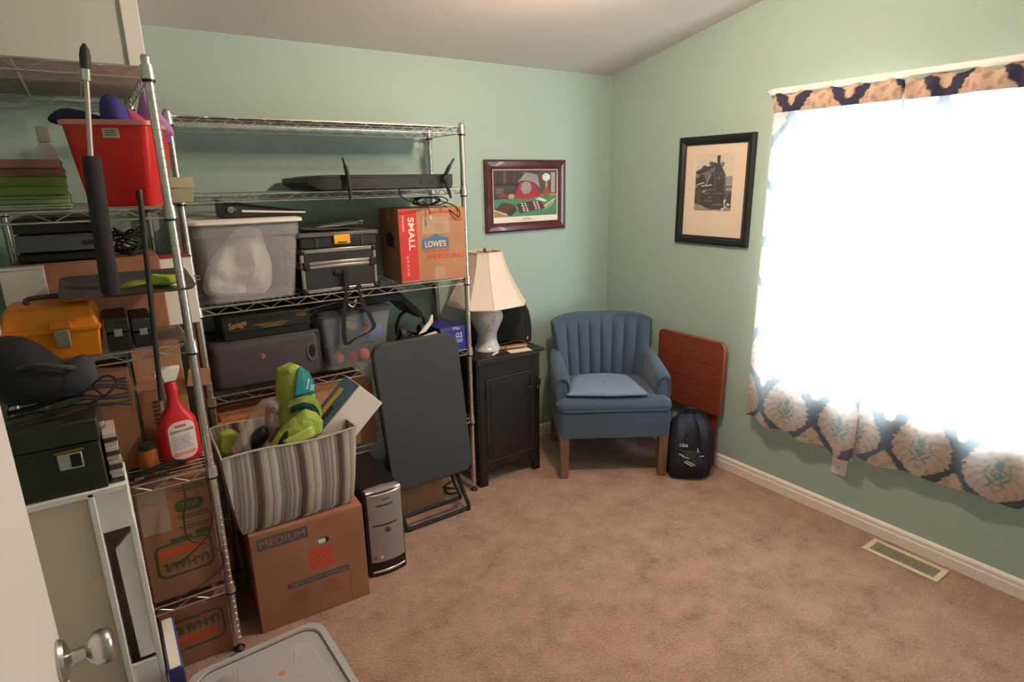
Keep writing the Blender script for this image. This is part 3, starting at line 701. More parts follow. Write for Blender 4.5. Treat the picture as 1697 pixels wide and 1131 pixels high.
g = G(); g.tube(smooth_path([(.02, -.147, -.058), (.035, -.16, -.055), (.05, -.158, -.045), (.045, -.156, -.066), (.03, -.158, -.075), (.016, -.15, -.062)], 5, False), .003, 6); g.build('strap_hook', mat('brass_hook', (196,160,130), .35, .9), t)
t = thing('organizer_case', 'flat black organizer case with a yellow latch and clear lid', 'case', (-1.92, -.215, 1.3645))
g = G(); g.box(-.168, .168, -.14, .13, .0, .046); g.build('tray_body', M_black, t, bevel=.006)
g = G(); g.box(-.176, .176, -.148, .136, .0465, .066); g.build('clear_lid', mat('smoked_lid', (120,118,120), .25, clear=.35), t, bevel=.006)
for cx in (-.10, .10): g = G(); g.box(cx-.006, cx+.006, -.1435, -.1385, .004, .048); g.build('rib', M_dark, t, bevel=.001)
g = G(); g.box(.008-.036, .008+.036, -.153, -.142, .014, .054); lt = g.build('latch', mat('yellow_latch', (232,168,36), .5), t, bevel=.004)
g = G(); g.box(-.012, .028, -.1545, -.1525, .019, .024); g.build('latch_slot', M_black, lt)
# crumpled papers on it
t = thing('paper_stack', 'crumpled grey papers lying loose on the organizer case', 'paper', (-1.91, -.20, 1.4315))
mp = mat('grey_paper', (172,174,168), .8)
for i, (x, y, a, w_, lift, tilt) in enumerate(((-.03, -.05, 5, .24, .002, 2), (.03, .02, -12, .24, .010, -4), (.05, .06, 14, .20, .020, -7), (.10, .0, -20, .12, .018, -9))):
    g = G(); g.shell(lambda u, v: Vector(((u-.5)*w_, (v-.5)*.16, lift+.006*noise.noise(Vector((u*5, v*4, i*2.1))))), lambda u, v: Vector(((u-.5)*w_, (v-.5)*.16, lift+.0016+.006*noise.noise(Vector((u*5, v*4, i*2.1))))), 10, 7)
    g.xf(Matrix.Translation((x, y, .006)) @ Matrix.Rotation(math.radians(a), 4, 'Z') @ Matrix.Rotation(math.radians(tilt), 4, 'Y')); g.build('sheet', mp if i else M_greyp, t)
# ---- dark speaker lying on its side, black gift box on it
t = thing('loudspeaker', 'long dark grey loudspeaker lying on its side with a pink sticker', 'speaker', (-2.258, -.205, .8085))
w, d, h = .452, .27, .205
g = G(); g.box(-w/2, w/2, -d/2+.02, d/2, 0, h); g.build('cabinet', mat('speaker_cabinet', (44,38,38), .6), t, bevel=.012, seg=3)
R = []
for yy, i_ in ((-d/2+.022, .006), (-d/2+.004, .010), (-d/2-.008, .018), (-d/2-.012, .03)):
    R.append([(a, yy, b) for a, b in rrect(-w/2+i_, w/2-i_-.012, i_*.8, h-i_, .03, 5)])
g = G(); g.rings(R); g.build('grille', mat('grille_cloth', (74,70,74), .9, bump=.4, bscale=900), t)
g = G(); R = []
for q, yy in ((1., -.0125), (1.05, -.0155), (.82, -.0155), (.68, -.013)):
    R.append([(.172+.021*q*math.cos(a), -d/2+yy, .118+.042*q*math.sin(a)) for a in [k*math.pi/12 for k in range(24)]])
g.rings(R, False); pt = g.build('port_ring', mat('port_grey', (96,92,96), .5), t)
g = G(); g.add([(.172+.02*.75*math.cos(a), -d/2-.0135, .118+.042*.75*math.sin(a)) for a in [k*math.pi/12 for k in range(24)]], [tuple(range(24))]); g.build('port_hole', M_black, pt)
g = G(); fpoly(g, [(-.038, .140), (-.030, .142), (-.018, .132), (-.022, .122), (-.032, .120), (-.034, .126), (-.027, .130)], -d/2-.0122, .001); g.build('sticker', mat('pink_sticker', (232,60,110), .6), t, smooth=False)
t = thing('gift_box', 'flat black box with gold script on the loudspeaker', 'box', (-2.243, -.20, 1.0145), -1)
g = G(); g.box(-.172, .172, -.115, .12, 0, .062); g.build('box_base', M_black, t, bevel=.002)
g = G(); g.box(-.175, .175, -.118, .123, .030, .095); g.build('lid', mat('black_card', (30,29,30), .55), t, bevel=.003)
M_gold = mat('gold_foil', (206,158,66), .4, .4)
text('script_logo', 'Savage', .072, .034, front(-.118, -.1188, .060, 9), M_gold, t, .012, .35)
g = G()
for i in range(3): fpoly(g, rect(-.055+i*.018, .085-i*.012, .052-i*.007, .0545-i*.007), -.1182)
g.build('fine_print', mat('dull_gold', (150,120,60), .5), t, smooth=False)
g = G()
for i in range(4): fpoly(g, rect(.135, .160, .078-i*.004, .0805-i*.004), -.1182)
fpoly(g, rect(.124, .131, .068, .078), -.1182); g.build('corner_mark', mat('copper_print', (176,92,50), .5), t, smooth=False)
# ---- clear tub with charcoal lid, black garment on top
t = thing('storage_tub', 'clear plastic tub of toys and tools with a charcoal lid', 'tub', (-1.868, -.205, .8085))
tub(t, .275, .330, .23, .27, .262, mat('clear_tub', (196,204,216), .2, clear=.84), r=.025)
g = G(); g.rings([lr(.332, .275, .252, .03), lr(.346, .288, .255, .03), lr(.346, .288, .268, .03), lr(.30, .24, .276, .03)]); g.build('lid', M_dark, t)
def inner(name, label, cat, loc, g, m): o = thing(name, label, cat, loc); g.build(name+'_body', m, o)
g = G(); g.tube([(-.035, 0, .018), (.03, -.01, -.004)], .018, 10); inner('yellow_tube', 'yellow tube lying inside the clear toy tub', 'tube', (-1.885, -.27, .992), g, mat('yellow_toy', (196,150,50), .5))
g = G(); g.tube([(0, -.02, 0), (.01, .02, .006)], [.012, .016], 10); inner('orange_toy', 'small bright orange toy high up inside the clear tub', 'toy', (-1.808, -.28, .955), g, mat('orange_toy', (216,110,60), .5))
g = G(); g.pillow([(-.05, -.03), (.05, -.02), (.06, .03), (0, .05), (-.05, .02)], 0, .04, 4); inner('blue_toy', 'blue rounded toy inside the clear toy tub', 'toy', (-1.768, -.25, .935), g, mat('blue_toy', (66,80,170), .5))
for i, (x, z, c) in enumerate(((-1.95, .855, (190,96,66)), (-1.88, .845, (150,40,60)), (-1.825, .852, (226,110,50)))):
    g = G(); g.lathe([(0, -.03), (.02, -.022), (.026, 0), (.018, .02), (0, .026)], 10); inner('toy_block', ['rust brown', 'dark red', 'bright orange'][i]+' toy lump at the bottom of the clear tub', 'toy', (x, -.285, z), g, mat('toy_%d' % i, c, .5))
g = G(); g.box(-.11, .11, -.08, .08, 0, .075); inner('dark_pouch', 'dark brown pouch filling the bottom of the clear toy tub', 'pouch', (-1.87, -.185, .816), g, mat('brown_pouch', (62,48,46), .8))
g = G(); g.box(-.1, .1, -.03, .03, 0, .14); inner('grey_manual', 'dark grey manual standing upright inside the clear toy tub', 'book', (-1.87, -.13, .892), g, mat('slate_cover', (60,66,84), .6))
t = thing('garment_bag', 'black nylon bag folded over the charcoal tub lid', 'bag', (-1.83, -.19, 1.0855))
g = G(); g.shell(lambda u, v: Vector(((u-.5)*.60+.0*v, (v-.5)*.26, .030+.012*math.sin(u*9)*math.sin(v*5)+.028*(u*(1-u))*4*(v*.6+.3)-(.10*max(0, u-.83)/.17)-(.05*max(0, .2-u)/.2))),
                 lambda u, v: Vector(((u-.5)*.58, (v-.5)*.24, .004-(.10*max(0, u-.83)/.17)*1.02-(.045*max(0, .2-u)/.2))), 24, 10)
g.build('folded_cloth', mat('black_nylon', (26,25,27), .55, bump=.4, bscale=60, bdist=.01), t, angle=60)
g = G(); g.tube(smooth_path([(-.30, -.132, .008), (-.2, -.134, .024), (-.1, -.136, .034), (-.02, -.135, .02), (.0, -.13, .004)], 5), .003, 6); g.build('zip', mat('zip_grey', (120,112,106), .4, .6), t)
g = G(); g.tube([(-.29, .06, .06), (.16, .05, .062)], .016, 10); g.build('rolled_edge', M_blackm, t)
# ---- head strap gear and cables beside the blue box
t = thing('headphones', 'black over-ear headphones resting on a cable pile on the shelf', 'headphones', (-1.565, -.25, .935))
g = G(); g.ribbon(smooth_path([(-.075, 0, -.03), (-.07, 0, .02), (-.045, 0, .068), (0, 0, .086), (.045, 0, .072), (.075, 0, .03), (.08, 0, -.02)], 5), .024, .008, (0, 1, 0)); g.build('headband', M_black, t)
for s in (-1, 1):
    g = G(); g.lathe([(0, 0), (.034, 0), (.038, .008), (.038, .022), (.03, .03), (0, .03)], 18, (s*.062-.015*(s > 0), 0, -.03), 'x'); g.build('ear_cup', M_dark, t)
t = thing('cable_pile', 'pile of black cables and brackets on the wire shelf', 'cable', (-1.565, -.23, .8085))
random.seed(11); g = G()
for i in range(11):
    cx, cy, z = random.uniform(-.05, .05), random.uniform(-.06, .06), .012+i*.007; rx, ry = random.uniform(.045, .075), random.uniform(.035, .06)
    g.tube(smooth_path([(cx+rx*math.cos(q), cy-.03+ry*math.sin(q), z+.012*math.sin(q*2+i)) for q in [k*math.pi/4 for k in range(8)]], 3, True), .004, 5, True)
g.build('cables', M_rubber, t)
g = G(); g.prism([(-.085, .075), (-.04, .082), (.02, .086), (.085, .1), (.09, .108), (.02, .094), (-.085, .083)], -.135, -.105, 'xz'); g.build('white_bracket', M_white, t)
g = G(); g.prism([(.01, .1), (.07, .16), (.085, .19), (.092, .185), (.09, .15), (.05, .11)], -.09, -.082, 'xz'); g.build('white_paddle', M_white, t)
g = G(); g.tube([(-.05, -.13, .03), (-.03, -.132, .06)], .004, 6); g.tube([(.01, -.136, .03), (.018, -.137, .085)], .0035, 6); g.build('brass_tip', mat('brass_tip', (196,150,110), .4, .7), t)
t = thing('model_engine_box', 'bright blue small box with white lettering on the wire shelf', 'box', (-1.392, -.265, .8085), 3)
M_bluebox = mat('blue_card', (34,40,150), .4)
g = G(); g.box(-.072, .072, -.1, .1, 0, .098); g.build('box_base', M_bluebox, t, bevel=.002)
g = G(); g.taper((-.0735, .0735, -.1015, .1015), (-.0735, .0735, -.09, .1015), .098, .121); g.build('lid', mat('navy_lid', (34,34,112), .4), t, bevel=.002)
text('lettering_logo', 'O.S.', .040, .026, front(.032, -.1006, .075), M_paper, t, .02, .2)
g = G()
for i in range(4): fpoly(g, rect(.012, .052, .052-i*.005, .0548-i*.005), -.1002)
g.build('fine_print', mat('pale_print', (170,176,210), .6), t, smooth=False)
text('lettering_lid', 'FSa', .04, .014, Matrix.Translation((.02, -.0975, .1105)) @ Matrix.Rotation(math.radians(64), 4, 'X'), mat('pale_print', (170,176,210), .6), t, .02)
# ---- brown cartons on the low shelf
cbox('carton', 'long brown carton with a red arrow mark on the low wire shelf', (-1.965, -.205, .4305), (.29, .27, .30), 0, M_card)
t = bpy.data.objects['carton']
g = G(); fpoly(g, rect(.078, .11, .215, .219), -.1355); fpoly(g, rect(.082, .087, .222, .248), -.1355); fpoly(g, rect(.100, .105, .222, .248), -.1355); g.build('arrow_mark', M_red, t, smooth=False)
t = cbox('carton', 'open brown carton with raised flaps beneath the loudspeaker shelf', (-2.31, -.205, .4305), (.34, .28, .265), 0, mat('orange_cardboard', (184,122,76), .85, var=.1), tape=False, gap=.05)
g = G(); g.box(-.165, .02, -.15, -.14, .22, .27); g.xf(Matrix.Rotation(math.radians(-4), 4, 'Y')); g.build('folded_flap', mat('orange_cardboard'), t, bevel=.002)
t = thing('cable_bundle', 'black and grey cords bundled by the shelf end', 'cable', (-1.375, -.25, .4305))
random.seed(3); g = G(); g2 = G()
for i in range(10):
    cx, z = random.uniform(-.02, .02), .02+i*.021; rx = random.uniform(.02, .04)
    (g2 if i % 4 == 3 else g).tube(smooth_path([(cx+rx*math.cos(q), -.02+.06*math.sin(q), z+.02*math.sin(q+i)) for q in [k*math.pi/4 for k in range(8)]], 3, True), .005, 5, True)
g.build('cords', M_rubber, t); g2.build('light_cord', M_white, t)
# ---- wooden stick behind the shelving, plug hanging by the near pole
t = thing('wooden_stick', 'dark red wooden stick leaning behind the shelving next to the lamp', 'stick', (-1.16, -.02, 0.))
g = G(); g.tube([(0, 0, 0.), (-.16, .0, 1.16)], .009, 8); g.build('stick', mat('red_wood', (96,46,34), .5), t)
# ================================================================== floor in front of the shelving
# ---- folded table leaning on the shelving
t = thing('folding_table', 'folded black card table leaning against the shelving', 'table', (-1.62, -.46, 0))
tilt = Matrix.Translation((0, -.012, .20)) @ Matrix.Rotation(math.radians(-4.5), 4, 'X')
g = G(); g.prism(rrect(-.215, .225, .0, .725, (.055, .07, .06, .065), 8), -.018, .018, 'xz'); g.xf(Matrix(((1, 0, -.045, .022), (0, 1, 0, 0), (0, 0, 1, 0), (0, 0, 0, 1)))); g.xf(tilt)
g.build('tabletop', mat('table_vinyl', (62,64,68), .75, bump=.3, bscale=250), t, bevel=.008, seg=3)
M_tube = mat('black_tube', (28,27,28), .4)
for dy, dx, zf in ((-.065, 0., .0), (-.035, -.03, .055)):
    g = G(); g.tube(smooth_path([(-.13+dx, .066, .62), (-.150+dx, .032, .20), (-.155+dx, dy+.01, zf+.03), (-.145+dx, dy, zf+.012), (-.125+dx, dy, zf+.012), (.165+dx, dy, zf+.012), (.185+dx, dy, zf+.015), (.19+dx, dy+.003, zf+.035), (.18+dx, .032, .20), (.16+dx, .066, .62)], 4), .010, 8); g.build('leg_frame', M_tube, t)
for sx in (-.14, .185):
    g = G(); g.tube([(sx, -.072, .010), (sx, -.056, .010)], .013, 10); g.build('foot_cap', M_rubber, t)
# ---- desktop tower
t = thing('computer_tower', 'desktop computer tower with silver front and round power button', 'computer', (-1.963, -.565, 0), -2)
w, d, h = .165, .40, .395
g = G(); g.box(-w/2, w/2, -d/2+.035, d/2, .008, h); g.build('case', M_black, t, bevel=.006)
def bowed(z0, z1, x0, x1, bulge, ybase, yb2):
    R = []
    for z in (z0, z1):
        pts = [(x0+(x1-x0)*i/12, ybase-bulge*(1-(2*i/12-1)**2), z) for i in range(13)]; R.append(pts+[(x1, yb2, z), (x0, yb2, z)])
    return R
g = G(); g.rings(bowed(.0, h-.004, -w/2, w/2, .014, -d/2+.012, -d/2+.04)); g.build('front_shell', M_black, t, bevel=.002)
M_silv = mat('silver_plastic', (168,164,162), .35, .5)
g = G(); g.rings(bowed(.068, h-.012, -w/2+.010, w/2-.004, .015, -d/2+.008, -d/2+.02)); fp = g.build('front_panel', M_silv, t, bevel=.003)
g = G(); R = []
for q, z in ((0, h-.012), (.35, h-.001), (.75, h+.003), (1, h+.003)):
    R.append([(-w/2+.010+(w-.014)*i/12, -d/2+.008-.015*(1-(2*i/12-1)**2)*(1-q)+q*.035*(1-(2*i/12-1)**2)+q*.01, z) for i in range(13)]+[(w/2-.004, -d/2+.04+q*.012, z-.004), (-w/2+.01, -d/2+.04+q*.012, z-.004)])
g.rings(R); g.build('top_cap', M_silv, t)
for z, xx in ((h-.062, .06), (h-.152, .066)):
    g = G(); g.rings(bowed(z-.0025, z+.003, -xx, xx+.003, .0150, -d/2+.0062, -d/2+.02)); g.build('drive_slot', M_black, t)
g = G(); g.lathe([(0, 0), (.011, 0), (.011, .004), (.008, .005), (0, .005)], 18, (.006, -d/2-.007, h-.178), '-y'); g.build('power_button', mat('dark_grey_button', (70,68,68), .4), t)
g = G(); g.rings(bowed(.016, .028, -w/2+.008, w/2-.003, .0165, -d/2+.010, -d/2+.02)); g.build('chrome_strip', mat('bright_chrome', (224,220,214), .15, 1.), t, bevel=.003)
g = G(); fpoly(g, rect(-.034, -.014, .086, .098), -d/2-.0042, .001); g.build('badge', M_paper, t, smooth=False)
g = G(); fpoly(g, rect(-.062, -.046, .088, .100), -d/2+.0012, .001); g.build('sticker', mat('rust_sticker', (150,70,56), .6), t, smooth=False)
g = G(); fpoly(g, rect(-.012, .022, h-.038, h-.033), -d/2-.0072, .001); g.build('brand_mark', M_greyp, t, smooth=False)
# ---- small carton on the floor under the folding table
t = cbox('carton', 'small carton with red slogan on the carpet under the folding table', (-1.598, -.250, 0), (.235, .22, .232), -6)
text('lettering_slogan', 'NEVER STOP', .10, .012, front(-.045, -.1112, .188), M_red, t, .02)
text('lettering_slogan', 'IMPROVING', .165, .022, front(.012, -.1112, .168), M_red, t, .02)
t = thing('extension_cord', 'loose black cord lying on the carpet behind the folding table', 'cord', (-1.40, -.28, .006))
g = G(); g.tube(smooth_path([(-.05, .05, 0), (0, .0, 0), (.03, -.04, .0), (.0, -.07, .004), (-.04, -.04, .0), (-.02, .03, .005), (.04, .06, 0)], 5), .004, 6); g.build('cord', M_rubber, t)
# ---- striped fabric basket on the medium box
m = mat('striped_canvas', (160,150,146), .9, bump=.4, bscale=500)
nt = m.node_tree; N = nt.nodes; K = nt.links; p = N['Principled BSDF']
tc = N.new('ShaderNodeTexCoord'); sx = N.new('ShaderNodeSeparateXYZ'); K.new(tc.outputs['Object'], sx.inputs[0])
ad = N.new('ShaderNodeMath'); ad.operation = 'ADD'; K.new(sx.outputs['X'], ad.inputs[0]); K.new(sx.outputs['Y'], ad.inputs[1])
ml = N.new('ShaderNodeMath'); ml.operation = 'MULTIPLY'; ml.inputs[1].default_value = 1/.148; K.new(ad.outputs[0], ml.inputs[0])
fr = N.new('ShaderNodeMath'); fr.operation = 'FRACT'; K.new(ml.outputs[0], fr.inputs[0])
cr = N.new('ShaderNodeValToRGB'); cr.color_ramp.interpolation = 'CONSTANT'; K.new(fr.outputs[0], cr.inputs[0])
st = [(0, (96,72,68)), (.12, (120,104,98)), (.17, (176,160,152)), (.24, (196,186,180)), (.33, (140,132,128)), (.36, (182,172,166)), (.43, (206,198,192)), (.52, (96,90,90)), (.535, (150,144,140)), (.60, (126,122,120)), (.66, (160,140,132)), (.72, (108,100,98)), (.735, (176,164,158)), (.80, (150,134,126)), (.86, (190,180,174)), (.93, (120,110,106)), (.955, (150,128,120))]
while len(cr.color_ramp.elements) < len(st): cr.color_ramp.elements.new(.5)
for e_, (pos, c) in zip(cr.color_ramp.elements, st): e_.position = pos; e_.color = lin(c)
K.new(cr.outputs['Color'], p.inputs['Base Color'])
t = thing('fabric_basket', 'striped canvas storage basket full of odds and ends on the medium box', 'basket', (-2.315, -.665, .412), -1.5)
def bring(w, d, z, r, sag=0.):
    out = []
    for a, b in rrect(-w/2, w/2, -d/2, d/2, r, 4): out.append((a, b, z))
    return out
def edge(w, d, z, n=14, bow=.0):
    P_ = []
    c = [(-w/2, -d/2), (w/2, -d/2), (w/2, d/2), (-w/2, d/2)]
    for i in range(4):
        a, b = c[i], c[(i+1) % 4]
        for k in range(n):
            q = k/n; s = math.sin(math.pi*q)*bow; nx, ny = (0, -1, 0, 1)[i] if False else 0, 0
            off = ((0, -1), (1, 0), (0, 1), (-1, 0))[i]
            P_.append((a[0]+(b[0]-a[0])*q+off[0]*s, a[1]+(b[1]-a[1])*q+off[1]*s, z+.006*math.sin(q*7+i)*(1 if z > .2 else 0)))
    return P_
g = G(); Hb = .315
g.rings([edge(.40, .27, 0), edge(.415, .285, .02, bow=.006), edge(.44, .30, .12, bow=.012), edge(.462, .312, .24, bow=.006), edge(.47, .318, Hb), edge(.462, .310, Hb), edge(.45, .30, .22), edge(.40, .26, .01)])
g.build('basket_body', m, t, angle=50)
g = G(); g.tube([Vector(p_) for p_ in edge(.470, .318, Hb)], .004, 6, True); g.build('rim_piping', mat('pale_piping', (186,172,164), .9), t)
# contents
t = thing('gift_carton', 'white carton with a blue printed lid sticking out of the basket', 'box', (-2.222, -.665, .60), 0)
A = Matrix.Translation((.02, .0, .0)) @ Matrix.Rotation(math.radians(47), 4, 'Y')          # leaning out to one side
g = G(); g.box(-.055, .072, -.055, .11, -.09, .31); g.xf(A); g.build('carton_body', mat('white_card', (226,216,210), .6), t, bevel=.002)
g = G(); g.box(-.0565, -.0552, -.045, .11, -.088, .308); g.xf(A); pn = g.build('printed_lid', mat('steel_blue_print', (84,116,140), .45), t)
g = G(); g.box(-.0575, -.0566, .04, .075, .03, .26); g.xf(A); g.build('yellow_bar', mat('yellow_print', (214,186,60), .5), pn)
g = G(); g.box(-.0575, -.0566, .0, .03, .02, .18); g.xf(A); g.build('dark_bar', mat('dark_print', (70,46,46), .5), pn)
g = G(); g.box(-.0575, -.0566, -.03, -.018, .06, .10); g.xf(A); g.build('cream_mark', mat('cream_print', (214,204,170), .5), pn)
M_lime = mat('lime_nylon', (146,168,66), .55, var=.16, vscale=9, bump=.7, bscale=22, bdist=.022)
M_teal = mat('teal_nylon', (24,124,132), .5, var=.1, vscale=9)
t = thing('shopping_bag', 'crumpled lime green and teal reusable shopping bag in the basket', 'bag', (-2.290, -.712, .684), 0)
def cloth(name, vs, fs, m, sub=2, th=.003):
    """folded sheet: a few creased facets, softened and given thickness"""
    g = G(); g.add(vs, fs); o = g.build(name, m, t, smooth=True, angle=180)
    ss = o.modifiers.new('soften', 'SUBSURF'); ss.levels = sub; ss.render_levels = sub
    ss.subdivision_type = 'CATMULL_CLARK'
    sd = o.modifiers.new('thickness', 'SOLIDIFY'); sd.thickness = th
    a_ = o.data.attributes.new('crease_edge', 'FLOAT', 'EDGE')
    for e_ in a_.data: e_.value = .93
    return o
# tall standing part: two side facets meeting in a ridge, closed behind
cloth('bag_body', [(-.033, .00, .298), (.010, -.03, .312), (.043, -.035, .306), (.090, .0, .262), (-.043, .01, .20), (-.004, -.045, .185), (.02, -.06, .18), (.102, -.01, .17), (-.05, .02, .06), (-.02, -.03, .04), (.03, -.05, .03), (.105, .0, .06), (.03, .06, .30), (.035, .07, .18), (.03, .07, .05)],
      [(0, 4, 5, 1), (1, 5, 6, 2), (2, 6, 7, 3), (4, 8, 9, 5), (5, 9, 10, 6), (6, 10, 11, 7), (0, 12, 13, 4), (3, 7, 13, 12), (4, 13, 14, 8), (7, 11, 14, 13), (0, 1, 2), (0, 2, 12), (2, 3, 12)], M_lime)
cloth('teal_panel', [(.038, -.043, .298), (.050, -.042, .302), (.084, -.014, .264), (.020, -.058, .245), (.055, -.052, .245), (.097, -.024, .215), (.004, -.062, .192), (.050, -.064, .198), (.096, -.03, .182)], [(0, 3, 4, 1), (1, 4, 5, 2), (3, 6, 7, 4), (4, 7, 8, 5)], M_teal)
text('lettering_panel', 'Summit', .038, .009, Matrix.Translation((.062, -.0575, .235)) @ Matrix.Rotation(math.radians(28), 4, 'Z') @ front(0, 0, 0, 66), M_paper, t, .01)
text('lettering_panel', 'SR', .024, .020, Matrix.Translation((.079, -.052, .217)) @ Matrix.Rotation(math.radians(28), 4, 'Z') @ front(0, 0, 0, 66), mat('pale_teal_print', (170,206,204), .6), t, .02)
g = G(); g.ribbon(smooth_path([(-.012, -.052, .168), (.03, -.074, .186), (.07, -.062, .172), (.096, -.045, .13), (.104, -.03, .085)], 6), .024, .004, (.35, .1, 1)); g.build('handle_strap', M_lime, t)
cloth('teal_lining', [(-.008, -.050, .152), (.035, -.070, .172), (.078, -.056, .150), (.100, -.04, .10), (-.006, -.045, .13), (.03, -.062, .145), (.065, -.05, .125), (.085, -.03, .08)], [(0, 4, 5, 1), (1, 5, 6, 2), (2, 6, 7, 3)], mat('dark_teal_nylon', (16,86,96), .5), 1)
# front flap falling over the rim, opened like a cuff
cloth('bag_flap', [(-.050, -.035, .078), (-.005, -.060, .120), (.040, -.072, .148), (.085, -.05, .115), (-.085, -.05, .045), (-.03, -.085, .075), (.035, -.095, .10), (.100, -.07, .085), (-.115, -.055, .012), (-.055, -.095, .012), (.03, -.10, .035), (.088, -.08, .035)],
      [(0, 4, 5, 1), (1, 5, 6, 2), (2, 6, 7, 3), (4, 8, 9, 5), (5, 9, 10, 6), (6, 10, 11, 7)], M_lime)
cloth('inner_fold', [(-.058, -.092, .052), (-.01, -.104, .072), (.035, -.106, .088), (.052, -.10, .085), (-.052, -.098, .030), (0, -.112, .036), (.045, -.112, .048), (.060, -.10, .050)], [(0, 4, 5, 1), (1, 5, 6, 2), (2, 6, 7, 3)], mat('light_lime_nylon', (166,186,86), .5), 2)
g = G(); g.pillow([(-.075, .035), (-.045, .075), (-.03, .078), (-.035, .045), (-.06, .025)], -.078, .012, 4); g.build('shadowed_mouth', mat('mouth_shade', (26,30,30), .9), t)  # near-black pad paints in the shade inside the bag's mouth
t = thing('plastic_bag', 'clear plastic bag of small parts leaning in the striped basket', 'bag', (-2.41, -.69, .64), 0)
g = G(); g.pillow([(-.085, .03), (-.03, .02), (.03, .05), (.10, .13), (.11, .19), (.085, .225), (.03, .225), (-.03, .15), (-.08, .08)], 0, .035, 9, .10, 12, 1.); g.build('film', mat('clear_film', (212,204,200), .15, clear=.66), t, angle=14)
g = G(); g.pillow([(-.05, .045), (.0, .04), (.04, .08), (.03, .13), (-.02, .1)], .0, .022, 4, .02, 3); g.build('dark_parts', M_black, t)
g = G(); g.box(.03, .07, -.02, .02, .12, .17); g.xf(Matrix.Rotation(math.radians(10), 4, 'Y')); g.build('beige_part', mat('beige_part', (196,168,140), .6), t, bevel=.004)
g = G(); g.box(-.05, -.02, -.035, -.028, .025, .05); g.build('glossy_card', mat('glossy_card', (216,180,150), .2), t)
t = thing('lime_cloth', 'scrap of lime green cloth tucked in the basket corner', 'cloth', (-2.495, -.62, .66), 0)
g = G(); g.pillow([(-.035, .0), (.035, .0), (.04, .06), (.01, .095), (-.03, .09), (-.04, .05)], 0, .03, 4, .02, 6, 1.); g.build('cloth', M_lime, t)
t = thing('magenta_pouch', 'magenta pouch with a white label behind the plastic bag', 'pouch', (-2.305, -.60, .66), 0)
g = G(); g.pillow([(-.05, .0), (.03, .0), (.045, .1), (.045, .16), (.0, .18), (-.045, .15)], 0, .025, 4); g.build('pouch', mat('magenta_cloth', (160,46,110), .7), t)
g = G(); g.box(.005, .03, -.0275, -.02, .10, .118); g.build('label', M_paper, t)
# ---- grey storage tote with lid in the foreground
t = thing('storage_tote', 'grey plastic storage tote with a ribbed lid on the carpet', 'tote', (-2.585, -1.57, 0), 2)
M_tote = mat('grey_tote', (150,146,146), .5); M_lid = mat('grey_lid', (172,168,168), .4)
g = G()
def tr(w, d, z, r=.05): return [(a, b, z) for a, b in rrect(-w/2, w/2, -d/2, d/2, r, 6)]
g.rings([tr(.28, .44, .002), tr(.29, .45, .01), tr(.335, .50, .315), tr(.325, .49, .315), tr(.28, .44, .012)]); g.build('tub_body', M_tote, t)
g = G(); g.rings([tr(.35, .52, .303), tr(.375, .548, .305), tr(.38, .552, .330), tr(.37, .542, .342), tr(.335, .507, .344), tr(.328, .50, .336), tr(.27, .44, .336), tr(.26, .43, .342), tr(.14, .31, .343)]); ld = g.build('lid', M_lid, t)
g = G(); g.add([], []); n_ = len(tr(.332, .504, 0)); g.tube([Vector((a, b, .3378)) for a, b, z in tr(.331, .503, 0)], .0022, 5, True); g.build('lid_groove', mat('groove_grey', (92,90,92), .6), ld)
g = G(); g.tube([Vector((-.06, .22, .342)), Vector((-.085, .06, .342))], .002, 6); g.tube([Vector((.06, .10, .342)), Vector((.085, .19, .342))], .002, 6); g.build('lid_rib', M_lid, ld)
g = G(); g.lathe([(0, .341), (.011, .341), (.009, .3435), (0, .344)], 14, (.03, .12, 0)); g.build('orange_dot', mat('orange_dot', (206,128,92), .5), ld)
for sx, sy in ((1, .1), (1, -.15), (-1, .1)):
    g = G(); g.box(sx*.186-.006, sx*.186+.006, sy-.05, sy+.05, .285, .333); g.build('latch', M_tote, t, bevel=.004)
for sx in (-.06,): g = G(); g.box(sx-.010, sx+.010, .272, .280, .290, .340); g.build('hinge_clip', M_dark, t, bevel=.002)

# ================================================================== black cabinet, lamp
t = thing('side_cabinet', 'small black painted side cabinet with one panelled door', 'cabinet', (-1.058, -.205, 0))
M_cab = mat('distressed_black_paint', (27,26,27), .5, var=.3, vscale=12)
M_edge = mat('worn_edge', (92,82,74), .6)
hw, hd, ht = .197, .165, .738
for sx in (-1, 1):
    g = G(); g.prism([(-hd, .0), (-hd+.055, 0), (-hd+.065, .07), (hd-.065, .07), (hd-.055, 0), (hd, 0), (hd, ht-.02), (-hd, ht-.02)], sx*hw-.009, sx*hw+.009, 'yz'); g.build('side_panel', M_cab, t, bevel=.002)
for sx in (-1, 1):
    x0, x1 = (-hw, -hw+.042) if sx < 0 else (hw-.042, hw)
    g = G(); g.box(x0, x1, -hd-.004, -hd+.016, 0, ht-.02); g.build('stile', M_cab, t, bevel=.002)
g = G(); g.box(-hw+.042, hw-.042, -hd-.003, -hd+.014, ht-.12, ht-.02); g.build('top_rail', M_cab, t, bevel=.001)
g = G(); g.prism([(-hw+.042, .05), (-hw+.07, .10), (hw-.07, .10), (hw-.042, .05), (hw-.042, .135), (-hw+.042, .135)], -hd-.003, -hd+.014, 'xz'); g.build('apron', M_cab, t)
g = G(); g.box(-hw, hw, hd-.012, hd-.002, .06, ht-.02); g.build('back_panel', M_cab, t)
g = G(); g.box(-hw-.022, hw+.022, -hd-.032, hd+.002, ht-.02, ht); tp = g.build('cabinet_top', M_cab, t, bevel=.003)
